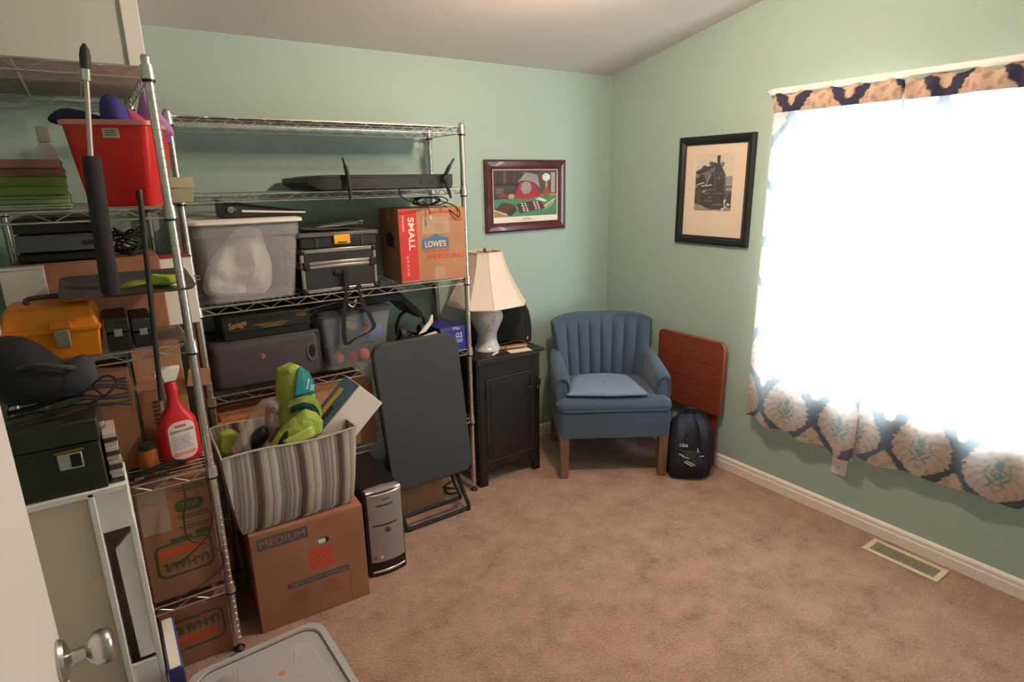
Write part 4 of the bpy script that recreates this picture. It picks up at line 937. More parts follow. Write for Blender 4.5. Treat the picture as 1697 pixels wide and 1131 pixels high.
g = G(); g.box(-hw-.0222, hw+.0222, -hd-.0325, -hd-.0315, ht-.003, ht-.0012); g.box(-hw-.0222, hw+.0222, -hd-.0325, -hd-.0315, ht-.0195, ht-.018); g.build('worn_edge', M_edge, tp, smooth=False)
dz0, dz1 = .138, ht-.123
dr = G().box(-hw+.045, hw-.045, -hd-.004, -hd+.012, dz0, dz1).build('door', M_cab, t, bevel=.002)
for x0, x1 in ((-hw+.072, -.003), (.003, hw-.072)):
    g = G(); g.box(x0, x1, -hd-.0065, -hd-.003, dz0+.03, dz1-.03); g.build('door_plank', M_cab, dr, bevel=.001)
g = G()
for a in ((-hw+.046, hw-.046, dz0+.0015, dz0+.003), (-hw+.046, hw-.046, dz1-.003, dz1-.0015), (-hw+.046, -hw+.0475, dz0, dz1), (hw-.0475, hw-.046, dz0, dz1), (-.0008, .0008, dz0+.03, dz1-.03)): g.box(a[0], a[1], -hd-.0072, -hd-.004, a[2], a[3])
g.build('worn_edge', M_edge, dr, smooth=False)
g = G(); g.lathe([(0, 0), (.006, 0), (.006, .008), (.011, .014), (.012, .02), (.008, .026), (0, .027)], 16, (hw-.075, -hd-.006, .52), '-y'); g.build('knob', M_black, dr)
for z in (.21, .53):
    g = G(); g.tube([(-hw+.042, -hd-.008, z-.025), (-hw+.042, -hd-.008, z+.025)], .005, 8); g.box(-hw+.03, -hw+.058, -hd-.0075, -hd-.004, z-.018, z+.018); g.build('hinge', M_black, dr)
# lamp cord hanging over the edge
t = thing('lamp_cord', 'brown lamp cord with a plug draped over the cabinet edge', 'cord', (-.955, -.30, ht))
g = G(); g.tube(smooth_path([(-.10, .1, .004), (-.06, .04, .02), (-.01, -.03, .045), (.03, -.07, .02), (.058, -.108, -.04), (.062, -.112, -.10), (.062, -.112, -.15)], 6), .0026, 6); g.build('cord', mat('brown_cord', (84,62,52), .5), t)
g = G(); g.tube([(.062, -.113, -.148), (.063, -.114, -.16), (.064, -.114, -.195), (.064, -.114, -.205)], [.006, .012, .012, .006], 10); g.build('plug', M_black, t)
g = G(); g.tube([(.056, -.116, -.203), (.056, -.116, -.222)], .002, 5); g.tube([(.07, -.116, -.203), (.07, -.116, -.222)], .002, 5); g.build('prong', M_steel, t)
# table lamp
t = thing('table_lamp', 'white porcelain table lamp with flower sprigs and a cream bell shade', 'lamp', (-1.108, -.235, ht), 0)
M_porc = mat('porcelain', (214,214,212), .15, coat=.4)
prof = [(0, 0), (.068, 0), (.073, .005), (.071, .012), (.063, .024), (.056, .045), (.053, .07), (.056, .095), (.068, .125), (.082, .155), (.089, .180), (.087, .200), (.072, .222), (.052, .236), (.043, .246), (.044, .252), (.034, .256), (0, .256)]
g = G(); g.lathe([(p_.x, p_.z) for p_ in smooth_path([(a, 0, b) for a, b in prof], 3)], 36); vb = g.build('vase_base', M_porc, t, angle=70)
def on_vase(az, z, dr_=.0006):
    for (r0, z0), (r1, z1) in zip(prof, prof[1:]):
        if z0 <= z <= z1 and z1 > z0: r = r0+(r1-r0)*(z-z0)/(z1-z0)+.0022+dr_; break
    return Vector((r*math.sin(az), -r*math.cos(az), z))
def petals(c_az, c_z, rr, m, k=5, nm='flower'):
    g = G()
    for i in range(k):
        a = 2*math.pi*i/k; pts = []
        for q in range(8):
            b_ = 2*math.pi*q/8; lx = math.cos(a)*rr+math.cos(b_)*rr*.6; lz = math.sin(a)*rr+math.sin(b_)*rr*.6
            pts.append(on_vase(c_az+lx/.075, c_z+lz))
        g.add(pts, [tuple(range(8))])
    g.build(nm, m, vb, smooth=False)
M_pet = mat('coral_glaze', (206,130,110), .3); M_lf = mat('grey_leaf_glaze', (136,146,146), .3)
base = -.62
for az, z, rr in ((.35, .195, .005), (.25, .178, .004), (-.15, .135, .005), (-.05, .150, .004), (.3, .150, .0035)): petals(base+az+.25, z, rr, M_pet)
for az, z, rr in ((.2, .163, .004), (-.2, .115, .006), (.05, .118, .006), (.25, .125, .005), (-.3, .163, .004), (.1, .185, .003)): petals(base+az+.25, z, rr, M_lf, 3, 'leaf_sprig')
g = G(); g.tube([(0, 0, .25), (0, 0, .55)], .006, 8); g.build('stem', mat('brass', (170,130,70), .3, .9), t)
# bell shade with cut corners
def oct_ring(w, cut, z, sag=0): 
    h_ = w/2; c_ = cut
    return [(-h_+c_, -h_, z), (h_-c_, -h_, z), (h_, -h_+c_, z), (h_, h_-c_, z), (h_-c_, h_, z), (-h_+c_, h_, z), (-h_, h_-c_, z), (-h_, -h_+c_, z)]
g = G(); R = []
zs_ = [i/10 for i in range(11)]
def shw(q): return .165+(.385-.165)*((1-q)**1.55*.75+(1-q)*.25)
for q in zs_: R.append(oct_ring(shw(q), shw(q)*.24, .258+.275*q))
for q in zs_[::-1]: R.append(oct_ring(shw(q)-.006, (shw(q)-.006)*.24, .258+.275*q))
g.rings(R, False); n_ = 8; m_ = len(R); g.f += [((m_-1)*8+k, (m_-1)*8+(k+1) % 8, (k+1) % 8, k) for k in range(8)]
g.xf(Matrix.Rotation(math.radians(6), 4, 'Z')); sh = g.build('lamp_shade', mat('cream_silk', (246,236,226), .8, trans=.25), t, angle=25)
for k in range(8):
    g = G(); g.tube([Matrix.Rotation(math.radians(6), 3, 'Z') @ Vector(R[j][k]) for j in range(11)], .0022, 5); g.build('seam', mat('cream_piping', (226,206,186), .8), sh)
for j in (0, 10):
    g = G(); g.tube([Matrix.Rotation(math.radians(6), 3, 'Z') @ Vector(v) for v in R[j]], .0028, 5, True); g.build('shade_trim', mat('cream_piping', (226,206,186), .8), sh)
g = G(); g.lathe([(0, .533), (.006, .534), (.010, .54), (.008, .55), (0, .555)], 12); g.build('finial', mat('brass', (170,130,70), .3, .9), t)
g = G(); g.tube([(-.08, 0, .53), (.08, 0, .53)], .002, 5); g.tube([(0, -.08, .53), (0, .08, .53)], .002, 5); g.build('shade_spider', mat('brass', (170,130,70), .3, .9), t)
# rounded black case behind the lamp
t = thing('arched_case', 'black arch-topped case with a yellow tag standing behind the lamp', 'case', (-.972, -.142, ht), -34)
out = [(-.185, 0), (.185, 0)]+[(p_.x, p_.z) for p_ in smooth_path([(.188, 0, .03), (.186, 0, .11), (.174, 0, .175), (.145, 0, .224), (.09, 0, .245), (0, 0, .252), (-.08, 0, .245), (-.14, 0, .225), (-.175, 0, .16), (-.187, 0, .08), (-.188, 0, .03)], 4)]
g = G(); g.prism(out, -.022, .03, 'xz'); g.build('shell', mat('soft_black_shell', (27,27,29), .6, bump=.3, bscale=300), t, bevel=.008, seg=3)
ins = [(a*.84, .012+b*.84) for a, b in out]
g = G(); g.prism(ins, -.026, -.020, 'xz'); g.build('front_panel', mat('felt_black', (36,36,38), .85), t, bevel=.003)
g = G(); g.tube([Vector((a*.85, -.0245, .01+b*.85)) for a, b in out], .0022, 5, True); g.build('seam', M_black, t)
g = G(); g.box(.158, .168, -.028, -.020, .018, .034); g.build('tag', mat('yellow_tag', (206,168,50), .5), t)
# small things on the cabinet top
t = thing('wood_strips', 'two thin strips of tan wood beside the lamp base', 'wood', (-.995, -.320, ht+.002), -8)
for i, (dx, dy, z, a) in enumerate(((-.01, .022, .004, 4), (.012, -.012, .010, -3))):
    g = G(); g.box(-.062, .062, -.017, .017, 0, .008); g.xf(Matrix.Translation((dx, dy, z-.002+i*.004)) @ Matrix.Rotation(math.radians(a), 4, 'Z')); g.build('strip', mat('tan_wood', (186,142,112), .6, var=.1), t, bevel=.001)
t = tag(G().box(-.075, .055, -.05, .03, 0, .0015).build('paper_napkin', M_paper), 'white paper napkin under the strips of tan wood', 'napkin'); t.location = (-.975, -.350, ht+.0005); t.rotation_euler = (0, 0, math.radians(-10))
t = thing('white_marker', 'small white plastic tube lying near the front edge of the cabinet', 'tube', (-1.135, -.355, ht+.0065), 30)
g = G(); g.tube([(-.03, 0, 0), (.03, 0, 0)], .006, 10); g.build('barrel', M_white, t)
g = G(); g.tube([(.03, 0, 0), (.042, 0, 0)], .0045, 8); g.build('cap', M_dark, t)
t = thing('key_ring', 'little bunch of keys on the black cabinet', 'keys', (-1.075, -.345, ht+.002), 10)
g = G(); g.tube([(.01*math.cos(a), .01*math.sin(a), .001) for a in [k*math.pi/6 for k in range(12)]], .0012, 5, True); g.build('ring', M_steel, t)
for a in (20, 80, 150):
    g = G(); g.box(.008, .04, -.003, .003, 0, .002); g.lathe([(0, 0), (.008, 0), (.008, .002), (0, .002)], 10, (.012, 0, 0)); g.xf(Matrix.Rotation(math.radians(a), 4, 'Z')); g.build('key', M_steel, t)
# ================================================================== armchair in the corner
M_tweed = mat('blue_tweed', (70,88,110), .95, var=.22, vscale=260, bump=.5, bscale=700, sheen=.2)
M_pipe = mat('blue_piping', (66,86,110), .9)
t = thing('armchair', 'blue tweed channel-back armchair with wooden legs in the corner', 'chair', (-.44, -.475, 0), -32.9)
# legs
M_leg = mat('walnut_leg', (124,92,68), .5, var=.15, vscale=20)
for sx, sy in ((-1, -1), (1, -1), (-1, 1), (1, 1)):
    cx, cy = sx*.277, -.262 if sy < 0 else .225
    g = G(); k = 0 if sy < 0 else .03
    g.taper((cx-.022, cx+.022, cy+k-.022, cy+k+.022), (cx-.026, cx+.026, cy-.026, cy+.026), 0, .262); g.build('leg', M_leg, t, bevel=.002)
# seat rail (upholstered box) with a rounded front lip
def sring(z, hx, yf, yb, r): return [(a, b, z) for a, b in rrect(-hx, hx, yf, yb, r, 6)]
g = G(); g.rings([sring(.243, .300, -.280, .262, .03), sring(.247, .312, -.292, .27, .035), sring(.36, .314, -.296, .27, .035), sring(.405, .312, -.296, .27, .035)]); g.build('seat_rail', M_tweed, t, angle=50)
R = []
for z, i_ in ((.405, 0), (.425, -.006), (.442, -.003), (.455, .012), (.462, .035), (.466, .09), (.466, .16)):
    R.append([(a, b, z+(.010*(1-(a/.3)**2) if z > .45 else 0)) for a, b in rrect(-.312+i_, .312-i_, -.297+i_, .24-i_, max(.012, .045-i_*.2), 6)])
g = G(); g.rings(R); g.build('seat_cushion', M_tweed, t, angle=60)
g = G(); g.tube([Vector((a, b, .407)) for a, b in rrect(-.314, .314, -.299, .262, .045, 6)], .0048, 6, True); g.build('piping', M_pipe, t)
# channelled back, slightly wrapped round
NCH = 8
def backpt(u, v, front_):
    s = 2*u-1
    half = .262+.045*v                                 # fans out to the top
    x = s*half
    wrap = .085*abs(s)**2.4                             # ends come forward
    top = .80+.038*(1-s*s)*0+.035*(1-abs(s)**6)
    z = .33+(top-.33)*v
    lean = .058*v
    y = .168+lean-wrap
    if front_:
        ch = abs(math.sin(math.pi*NCH*u))**.55
        y += -.030*ch*(math.sin(math.pi*min(1, .12+v*.96))**.35)+.006
        z += .010*ch*v**6
        return Vector((x*.955, y, z))
    return Vector((x, y+.062+.012*math.sin(math.pi*v), z))
g = G(); g.shell(lambda u, v: backpt(u, v, True), lambda u, v: backpt(u, v, False), 96, 18); g.build('backrest', M_tweed, t, angle=75)
g = G(); g.tube([backpt(u/40, 1, False)+Vector((0, -.004, .001)) for u in range(41)], .0045, 6); g.build('top_piping', M_pipe, t)
for s in (0, 1):
    g = G(); g.tube([backpt(s, v/14, False)+Vector((0, -.012, 0)) for v in range(5, 15)], .0045, 6); g.build('side_piping', M_pipe, t)
# arms: low, dipping forward
def arm(s):
    R = []
    for y, zt, w, xo in ((.17, .640, .030, .285), (.12, .635, .036, .284), (.05, .622, .042, .284), (-.04, .606, .045, .284), (-.12, .594, .046, .284), (-.18, .585, .046, .283), (-.208, .570, .040, .283), (-.218, .545, .03, .283)):
        r = []
        for k in range(20):
            a = 2*math.pi*k/20; cx, cz = math.cos(a), math.sin(a)
            px = s*xo+w*math.copysign(abs(cx)**.6, cx)
            hgt = zt-.40
            pz = .40+hgt/2+hgt/2*math.copysign(abs(cz)**.5, cz)
            r.append((px, y-(.012*max(0, (pz-.5)/.12) if y < -.1 else 0), pz))
        R.append(r)
    g = G(); g.rings(R); g.build('armrest', M_tweed, t, angle=60)
    g = G(); pts = [(s*.283+.036*math.cos(a)*(1 if True else 0), -.221-.008*max(0, math.sin(a)), .50+.078*math.sin(a)) for a in [math.radians(d_) for d_ in range(-50, 231, 14)]]
    g.tube(pts, .0042, 6); g.build('arm_piping', M_pipe, t)
for s in (-1, 1): arm(s)
# loose seat pad
th_ = math.radians(-32.9)
px_, py_ = -.44+math.cos(th_)*(-.03)-math.sin(th_)*(-.085), -.475+math.sin(th_)*(-.03)+math.cos(th_)*(-.085)
t = thing('seat_pad', 'pale blue quilted seat pad lying on the armchair', 'cushion', (px_, py_, .478), -36)
out = smooth_path([(-.195, -.175, 0), (.0, -.188, 0), (.195, -.175, 0), (.215, -.15, 0), (.175, .08, 0), (.13, .160, 0), (.0, .17, 0), (-.13, .16, 0), (-.175, .08, 0), (-.215, -.15, 0)], 5, True)
M_pad = mat('pale_blue_cotton', (122,142,168), .9, bump=.3, bscale=90, bdist=.004)
R = []
for q, z in ((.9, 0), (.985, .004), (1, .011), (.985, .018), (.9, .024), (.6, .028), (.3, .027), (.1, .024)): R.append([(p_.x*q, p_.y*q, z+.006*noise.noise(Vector((p_.x*9*q, p_.y*9*q, 0)))) for p_ in out])
g = G(); g.rings(R); g.build('pad', M_pad, t, angle=70)
g = G(); g.tube([Vector((p_.x*1.003, p_.y*1.003, .011)) for p_ in out], .0045, 6, True); g.build('pad_piping', mat('pale_piping_blue', (104,126,156), .9), t)
g = G(); g.lathe([(0, .026), (.006, .027), (.005, .031), (0, .032)], 10); g.build('tuft_button', M_pad, t)

# ================================================================== folded tray table and backpack
t = thing('tray_table', 'folded reddish brown wooden tray table standing against the wall', 'table', (-.045, -.757, 0))
M_cherry = mat('cherry_wood', (132,62,38), .35, coat=.25)
nt = M_cherry.node_tree; N = nt.nodes; K = nt.links
wv = N.new('ShaderNodeTexNoise'); mp_ = N.new('ShaderNodeMapping'); tc = N.new('ShaderNodeTexCoord'); mp_.inputs['Scale'].default_value = (4, 3, 60); wv.inputs['Detail'].default_value = 4
K.new(tc.outputs['Object'], mp_.inputs['Vector']); K.new(mp_.outputs[0], wv.inputs['Vector']); cr = N.new('ShaderNodeValToRGB'); cr.color_ramp.elements[0].color = lin((116,52,32)); cr.color_ramp.elements[1].color = lin((142,68,42)); cr.color_ramp.elements[0].position = .35; cr.color_ramp.elements[1].position = .65
K.new(wv.outputs['Fac'], cr.inputs[0]); K.new(cr.outputs[0], N['Principled BSDF'].inputs['Base Color'])
g = G(); g.prism(rrect(-.235, .235, .320, .752, .035, 6), -.013, .012, 'yz'); g.build('tray_top', M_cherry, t, bevel=.006, seg=3)
for a, b in ((.500, .5015), (.392, .3935), (.610, .6115)):
    g = G(); g.box(-.0134, -.0128, -.234, .234, a, b); g.build('board_joint', mat('dark_joint', (70,32,20), .6), t)
for y in (-.18, .18):
    g = G(); g.box(.013, .031, y-.019, y+.019, 0, .70); g.build('leg', M_cherry, t, bevel=.003)
for y in (-.145, .145):
    g = G(); g.box(.013, .027, y-.012, y+.012, .008, .66); g.build('inner_leg', M_cherry, t, bevel=.003)
g = G(); g.tube([(.022, -.16, .12), (.022, .16, .12)], .008, 8); g.build('stretcher', M_cherry, t)
# backpack
t = thing('backpack', 'navy backpack with white lettering slumped beside the armchair', 'backpack', (-.200, -.905, 0), -42)
M_navy = mat('navy_nylon', (26,30,48), .65, bump=.4, bscale=45, bdist=.01)
def soft(rs, n=28, wob=.012, seed=1):
    R = []
    for z, cx, cy, hx, hy, e_ in rs:
        r = []
        for k in range(n):
            a = 2*math.pi*k/n; c_, s_ = math.cos(a), math.sin(a)
            x = cx+hx*math.copysign(abs(c_)**e_, c_); y = cy+hy*math.copysign(abs(s_)**e_, s_); q = 1+wob*8*noise.noise(Vector((x*10+seed, y*10, z*10)))
            r.append((cx+(x-cx)*q, cy+(y-cy)*q, z))
        R.append(r)
    return R
g = G(); g.rings(soft([(.0, 0, 0, .09, .07, .7), (.004, 0, 0, .122, .092, .7), (.05, 0, 0, .130, .098, .7), (.13, .004, .0, .130, .095, .7), (.20, .01, .005, .130, .090, .72), (.26, .012, .012, .118, .078, .75), (.305, .008, .02, .095, .062, .8), (.335, .0, .028, .06, .04, .9), (.345, .0, .03, .02, .014, 1)])); g.build('main_body', M_navy, t, angle=80)
g = G(); g.rings(soft([(.015, -.01, -.07, .085, .030, .6), (.02, -.01, -.078, .100, .045, .6), (.09, -.008, -.082, .104, .046, .6), (.145, -.004, -.074, .098, .040, .65), (.17, 0, -.062, .08, .024, .7), (.175, 0, -.055, .03, .01, 1)], seed=4)); g.build('front_pocket', mat('navy_pocket', (20,23,38), .6, bump=.3, bscale=45, bdist=.008), t, angle=80)
for sx in (-1, 1):
    g = G(); g.ribbon(smooth_path([(sx*.035, .02, .335), (sx*.05, -.05, .325), (sx*.062, -.105, .27), (sx*.068, -.118, .20), (sx*.075, -.108, .13)], 6), .040, .012, (1, 0, .1*sx)); g.build('shoulder_strap', mat('navy_strap', (34,38,58), .7), t)
g = G(); g.tube(smooth_path([(-.03, .03, .335), (-.02, .02, .372), (.02, .02, .372), (.03, .03, .335)], 5), .008, 8); g.build('grab_loop', M_navy, t)
text('lettering_badge', 'USA', .045, .018, front(-.045, -.127, .215, -6), M_paper, t, .01)
text('lettering_badge', 'A', .012, .03, front(.03, -.127, .190, 8), M_paper, t, .02)
g = G()
for x0, z0, x1, z1 in ((-.07, .165, -.045, .155), (-.05, .150, -.015, .140), (-.03, .125, .02, .10), (-.04, .118, .005, .094), (.04, .155, .065, .158)):
    g.tube([(x0, -.131, z0), (x1, -.131, z1)], .0022, 5)
g.build('reflective_stripe', M_paper, t)
g = G(); g.tube(smooth_path([(-.10, -.11, .168), (-.05, -.122, .178), (.03, -.12, .180), (.09, -.10, .168)], 5), .0025, 5); g.build('zip', M_dark, t)
# ================================================================== things on the corner shelving
Z2, Z3, Z4 = LZ[1]+.0025, LZ[2]+.0025, LZ[3]+.0025
# ---- red tub with cloth
t = thing('red_tub', 'red plastic tub with a small label on the corner wire shelf', 'tub', (-2.672, -.655, Z2), -18)
M_redtub = mat('red_plastic', (206,34,34), .35)
def sq(w, d, z, r=.022): return [(a, b, z) for a, b in rrect(-w/2, w/2, -d/2, d/2, r, 4)]
g = G(); g.rings([sq(.165, .22, 0), sq(.172, .225, .005), sq(.215, .265, .20), sq(.222, .272, .238), sq(.214, .264, .238), sq(.165, .215, .008)]); g.build('tub_body', M_redtub, t)
g = G(); g.rings([sq(.222, .272, .226), sq(.234, .284, .228), sq(.234, .284, .240), sq(.218, .268, .242)]); g.build('rim', mat('pink_rim', (214,130,116), .4), t)
g = G(); g.box(-.035, .07, -.118, -.108, .088, .104); g.build('handle_ridge', M_redtub, t, bevel=.004)
g = G(); g.box(-.008, .032, -.1352, -.130, .192, .218); g.xf(Matrix.Translation((0, -.002, 0))); g.build('label', mat('label_grey', (190,182,164), .6), t)
g = G()
for i in range(3): g.box(-.002, .026, -.1378, -.1368, .198+i*.006, .2005+i*.006)
g.build('label_print', M_greyp, t)
for lab, cat, loc, out, c, nm in (
    ('dark navy cloth corner sticking out of the red tub', 'cloth', (-2.765, -.62, Z2+.22), [(-.085, .03), (-.05, .062), (.0, .060), (.07, .035), (.075, .005), (-.03, .012)], (34,40,74), 'navy_cloth'),
    ('royal blue cloth bunched on the red tub', 'cloth', (-2.675, -.66, Z2+.21), [(-.035, .0), (-.04, .08), (-.022, .112), (.014, .105), (.034, .06), (.036, .0)], (62,60,138), 'blue_cloth'),
    ('pink cloth tucked beside the blue one in the red tub', 'cloth', (-2.625, -.64, Z2+.21), [(-.03, .0), (-.02, .075), (.0, .07), (.03, .04), (.03, .0)], (190,70,120), 'pink_cloth'),
    ('lilac cloth rising over the rim of the red tub', 'cloth', (-2.588, -.62, Z2+.21), [(-.035, .0), (-.02, .10), (.002, .135), (.03, .08), (.06, .035), (.06, .0)], (176,128,186), 'lilac_cloth'),
    ('purple cloth hanging at the corner of the red tub', 'cloth', (-2.572, -.575, Z2+.205), [(-.035, .0), (-.035, .05), (.02, .045), (.04, .02), (.038, -.02)], (84,70,150), 'purple_cloth')):
    o = thing(nm, lab, cat, loc, -18); g = G(); g.pillow(out, 0, .022, 4, .02, len(lab), 1.); g.build('cloth', mat(nm, c, .85), o)
# ---- flat stack of green and brown boxes
for z, h_, c, nm, lab, cat, x1, dd in ((0, .014, (150,160,140), 'tray', 'flat grey-green tray at the bottom of the stack next to the red tub', 'tray', .0, 0), (.014, .024, (122,146,84), 'folder_box', 'pale green folder box in the stack next to the red tub', 'box', -.004, .01),
                                   (.038, .022, (98,116,46), 'book', 'dull green hardback in the stack next to the red tub', 'book', -.008, .0), (.060, .026, (88,106,36), 'book', 'olive green hardback below the brown albums', 'book', -.006, .006),
                                   (.086, .022, (98,62,50), 'album', 'brown album topped by another in the stack next to the red tub', 'album', -.004, .004), (.108, .022, (120,80,64), 'album', 'topmost brown album in the stack next to the red tub', 'album', -.012, .0)):
    t = thing(nm, lab, cat, (-2.925+x1/2, -.715+dd, Z2+z+.0005))
    if nm in ('book', 'album'):
        g = G(); g.box(-.095, .098, -.128, .13, .003, h_-.0035); g.build('pages', mat('aged_pages', (196,180,150), .8), t)
        for a, b in ((0, .003), (h_-.0035, h_-.0005)): g = G(); g.box(-.1, .1, -.13, .135, a, b); g.build('cover', mat('cover_%d' % int(z*1000), c, .7), t)
        g = G(); g.box(-.1, .1, -.1335, -.130, 0, h_-.0005); g.build('spine', mat('cover_%d' % int(z*1000), c, .7), t)
    else:
        g = G(); g.box(-.1, .1, -.13, .135, 0, h_*.55); g.build('base', mat('flat_%d' % int(z*1000), c, .6), t, bevel=.002)
        g = G(); g.box(-.102, .102, -.133, .137, h_*.57, h_-.0008); g.build('lid', mat('flat_%d' % int(z*1000), c, .6), t, bevel=.002)
# ---- stacked white cups behind
t = thing('white_jar', 'white lidded jar behind the red tub', 'jar', (-2.868, -.46, Z2), 0)
g = G(); g.lathe([(0, 0), (.024, 0), (.026, .06), (.028, .075), (.030, .13), (.027, .175), (.012, .195), (0, .195)], 20); g.build('jar_body', M_white, t)
g = G(); g.lathe([(.0, .196), (.016, .196), (.016, .24), (.012, .243), (0, .243)], 16); g.build('cap', mat('cream_cap', (206,198,184), .5), t)
# ---- pale olive carton poking out beyond the tub
t = thing('olive_carton', 'pale olive flat carton poking out behind the red tub', 'box', (-2.575, -.47, Z2), 0)
mo = mat('olive_card', (150,152,120), .7)
g = G(); g.box(-.09, .095, -.05, .08, 0, .048); g.build('carton_base', mo, t, bevel=.002)
g = G(); g.box(-.095, .102, -.053, .083, .050, .085); g.build('lid', mat('olive_lid', (166,168,136), .7), t, bevel=.002)
# ---- shelf with the orange toolbox
t = thing('toolbox', 'orange plastic toolbox with a grey latch on the corner shelving', 'toolbox', (-2.925, -.755, Z3), -2)
M_or = mat('orange_plastic', (214,122,12), .4)
g = G(); g.taper((-.105, .105, -.10, .10), (-.112, .112, -.105, .105), 0, .085); g.build('toolbox_body', M_or, t, bevel=.006)
g = G(); g.taper((-.114, .114, -.108, .108), (-.098, .098, -.085, .085), .087, .150); g.build('toolbox_lid', M_or, t, bevel=.010, seg=3)
g = G(); g.box(-.116, .116, -.110, .110, .078, .092); g.build('lid_rim', M_or, t, bevel=.003)
g = G(); g.box(.005, .041, -.121, -.106, .036, .088); lt = g.build('latch', mat('grey_latch', (120,112,96), .5), t, bevel=.004)
g = G(); g.box(-.002, .048, -.114, -.100, .088, .112); g.build('latch_seat', M_or, t, bevel=.003)
g = G(); g.tube(smooth_path([(-.05, 0, .145), (-.045, 0, .165), (.045, 0, .165), (.05, 0, .145)], 4), .007, 8); g.build('carry_handle', M_dark, t)
# dark cases next to it
for i, (x, w_, h_, lab) in enumerate(((-2.775, .06, .098, 'black hard case standing between the orange toolbox and a smaller one'), (-2.712, .056, .088, 'smaller black hard case beside the shelf pole'))):
    t = thing('black_case', lab, 'case', (x, -.76, Z3)); g = G(); g.box(-w_/2, w_/2, -.09, .1, 0, h_*.55); g.build('case_base', M_black, t, bevel=.004)
    g = G(); g.box(-w_/2, w_/2, -.09, .1, h_*.57, h_); g.build('case_lid', M_dark, t, bevel=.004)
    g = G(); g.box(-.01, .01, -.094, -.088, h_*.45, h_*.68); g.build('catch', M_steel, t, bevel=.001)
# brown carton behind, electronics on it
t = cbox('carton', 'brown carton behind the orange toolbox carrying two dark electronic units', (-2.815, -.40, Z3), (.39, .36, .245), 0, M_card2)
for z, h_, c, nm, lab, yy in ((.246, .028, (20,20,22), 'disc_player', 'slim black disc player lying on the brown carton', -.41), (.275, .056, (112,110,112), 'receiver', 'grey metal receiver on top of the black disc player', -.40), (.332, .05, (58,46,42), 'dark_chest', 'dark brown flat wooden chest under the upper wire shelf', -.40)):
    t = thing(nm, lab, 'electronics' if nm != 'dark_chest' else 'chest', (-2.872, yy, Z3+z)); g = G(); g.box(-.115, .11, -.165, .15, .004, h_-.001); g.build('housing', mat(nm, c, .5), t, bevel=.003)
    g = G(); g.box(-.108, .103, -.168, -.164, .008, h_-.006); fr_ = g.build('front_plate', mat(nm+'_front', tuple(int(v*.85) for v in c), .4), t, bevel=.001)
    for sx in (-.09, .085): g = G(); g.lathe([(0, 0), (.012, 0), (.012, .005), (0, .005)], 10, (sx, -.12, 0)); g.build('foot', M_rubber, t)
    g = G(); g.box(.05, .09, -.1695, -.1675, h_*.35, h_*.6); g.build('display', M_black, fr_)
t = thing('black_cables', 'black cables looped on the brown carton beside the receiver', 'cable', (-2.69, -.50, Z3+.247))
random.seed(21); g = G()
for i in range(9):
    cx, cy, z = random.uniform(-.02, .02), random.uniform(-.02, .04), .006+i*.009; rx, ry = random.uniform(.03, .05), random.uniform(.04, .07)
    g.tube(smooth_path([(cx+rx*math.cos(q), cy+ry*math.sin(q), z+.012*math.sin(q*2+i)) for q in [k*math.pi/4 for k in range(8)]], 3, True), .004, 5, True)
g.build('cables', M_rubber, t)
t = thing('white_carton', 'plain white carton wedged behind the orange toolbox', 'box', (-2.985, -.615, Z3), 0)
g = G(); g.box(-.05, .055, -.025, .03, 0, .235); g.build('carton_body', mat('offwhite_card', (206,200,192), .7), t, bevel=.002)
g = G(); g.box(-.051, .056, -.026, .031, .236, .244); g.build('top_flap', mat('offwhite_card', (206,200,192), .7), t, bevel=.001)
t = thing('letter_carton', 'white carton with pink lettering beside the shelf pole', 'box', (-2.572, -.52, Z3), 0)
g = G(); g.box(-.048, .05, -.05, .05, 0, .232); g.build('carton_body', M_paper, t, bevel=.002)
text('lettering_side', 'E', .022, .05, front(.018, -.0506, .15), mat('pink_print', (206,110,140), .6), t, .02)
g = G(); g.box(-.049, .051, -.051, .051, .232, .236); g.build('red_edge', mat('red_edge', (150,40,44), .6), t)
# silver tray with green toy
t = thing('metal_tray', 'thin silver tray bridging the toolbox and black cases', 'tray', (-2.725, -.750, Z3+.178), 0)
g = G(); g.rings([[(a, b, 0) for a, b in rrect(-.155, .155, -.12, .11, .02, 4)], [(a, b, .003) for a, b in rrect(-.165, .165, -.13, .12, .025, 4)], [(a, b, .012) for a, b in rrect(-.172, .172, -.137, .127, .03, 4)], [(a, b, .010) for a, b in rrect(-.163, .163, -.128, .118, .025, 4)], [(a, b, .003) for a, b in rrect(-.153, .153, -.118, .108, .02, 4)]]); g.xf(Matrix.Rotation(math.radians(7), 4, 'X'))
g.build('tray_body', mat('brushed_tray', (150,150,154), .35, .9), t)
t = thing('green_toy', 'lime green plush toy with a white eye lying on the silver tray', 'toy', (-2.665, -.80, Z3+.178), 0)
g = G(); g.pillow([(-.085, .0), (-.06, .018), (-.03, .016), (.0, .034), (.03, .03), (.075, .024), (.08, .0), (.02, -.004), (-.03, .006)], 0, .028, 5, .01, 3, 1.); g.build('body', mat('lime_plush', (152,174,62), .9, bump=.4, bscale=200), t)
g = G(); g.lathe([(0, -.026), (.011, -.022), (.013, -.018), (.011, -.012), (0, -.010)], 12, (.055, -.004, .014)); g.xf(Matrix.Identity(4)); ey = g.build('eye', M_paper, t)
g = G(); g.lathe([(0, -.030), (.005, -.029), (.005, -.026), (0, -.025)], 10, (.055, -.006, .018)); g.build('pupil', M_black, ey)
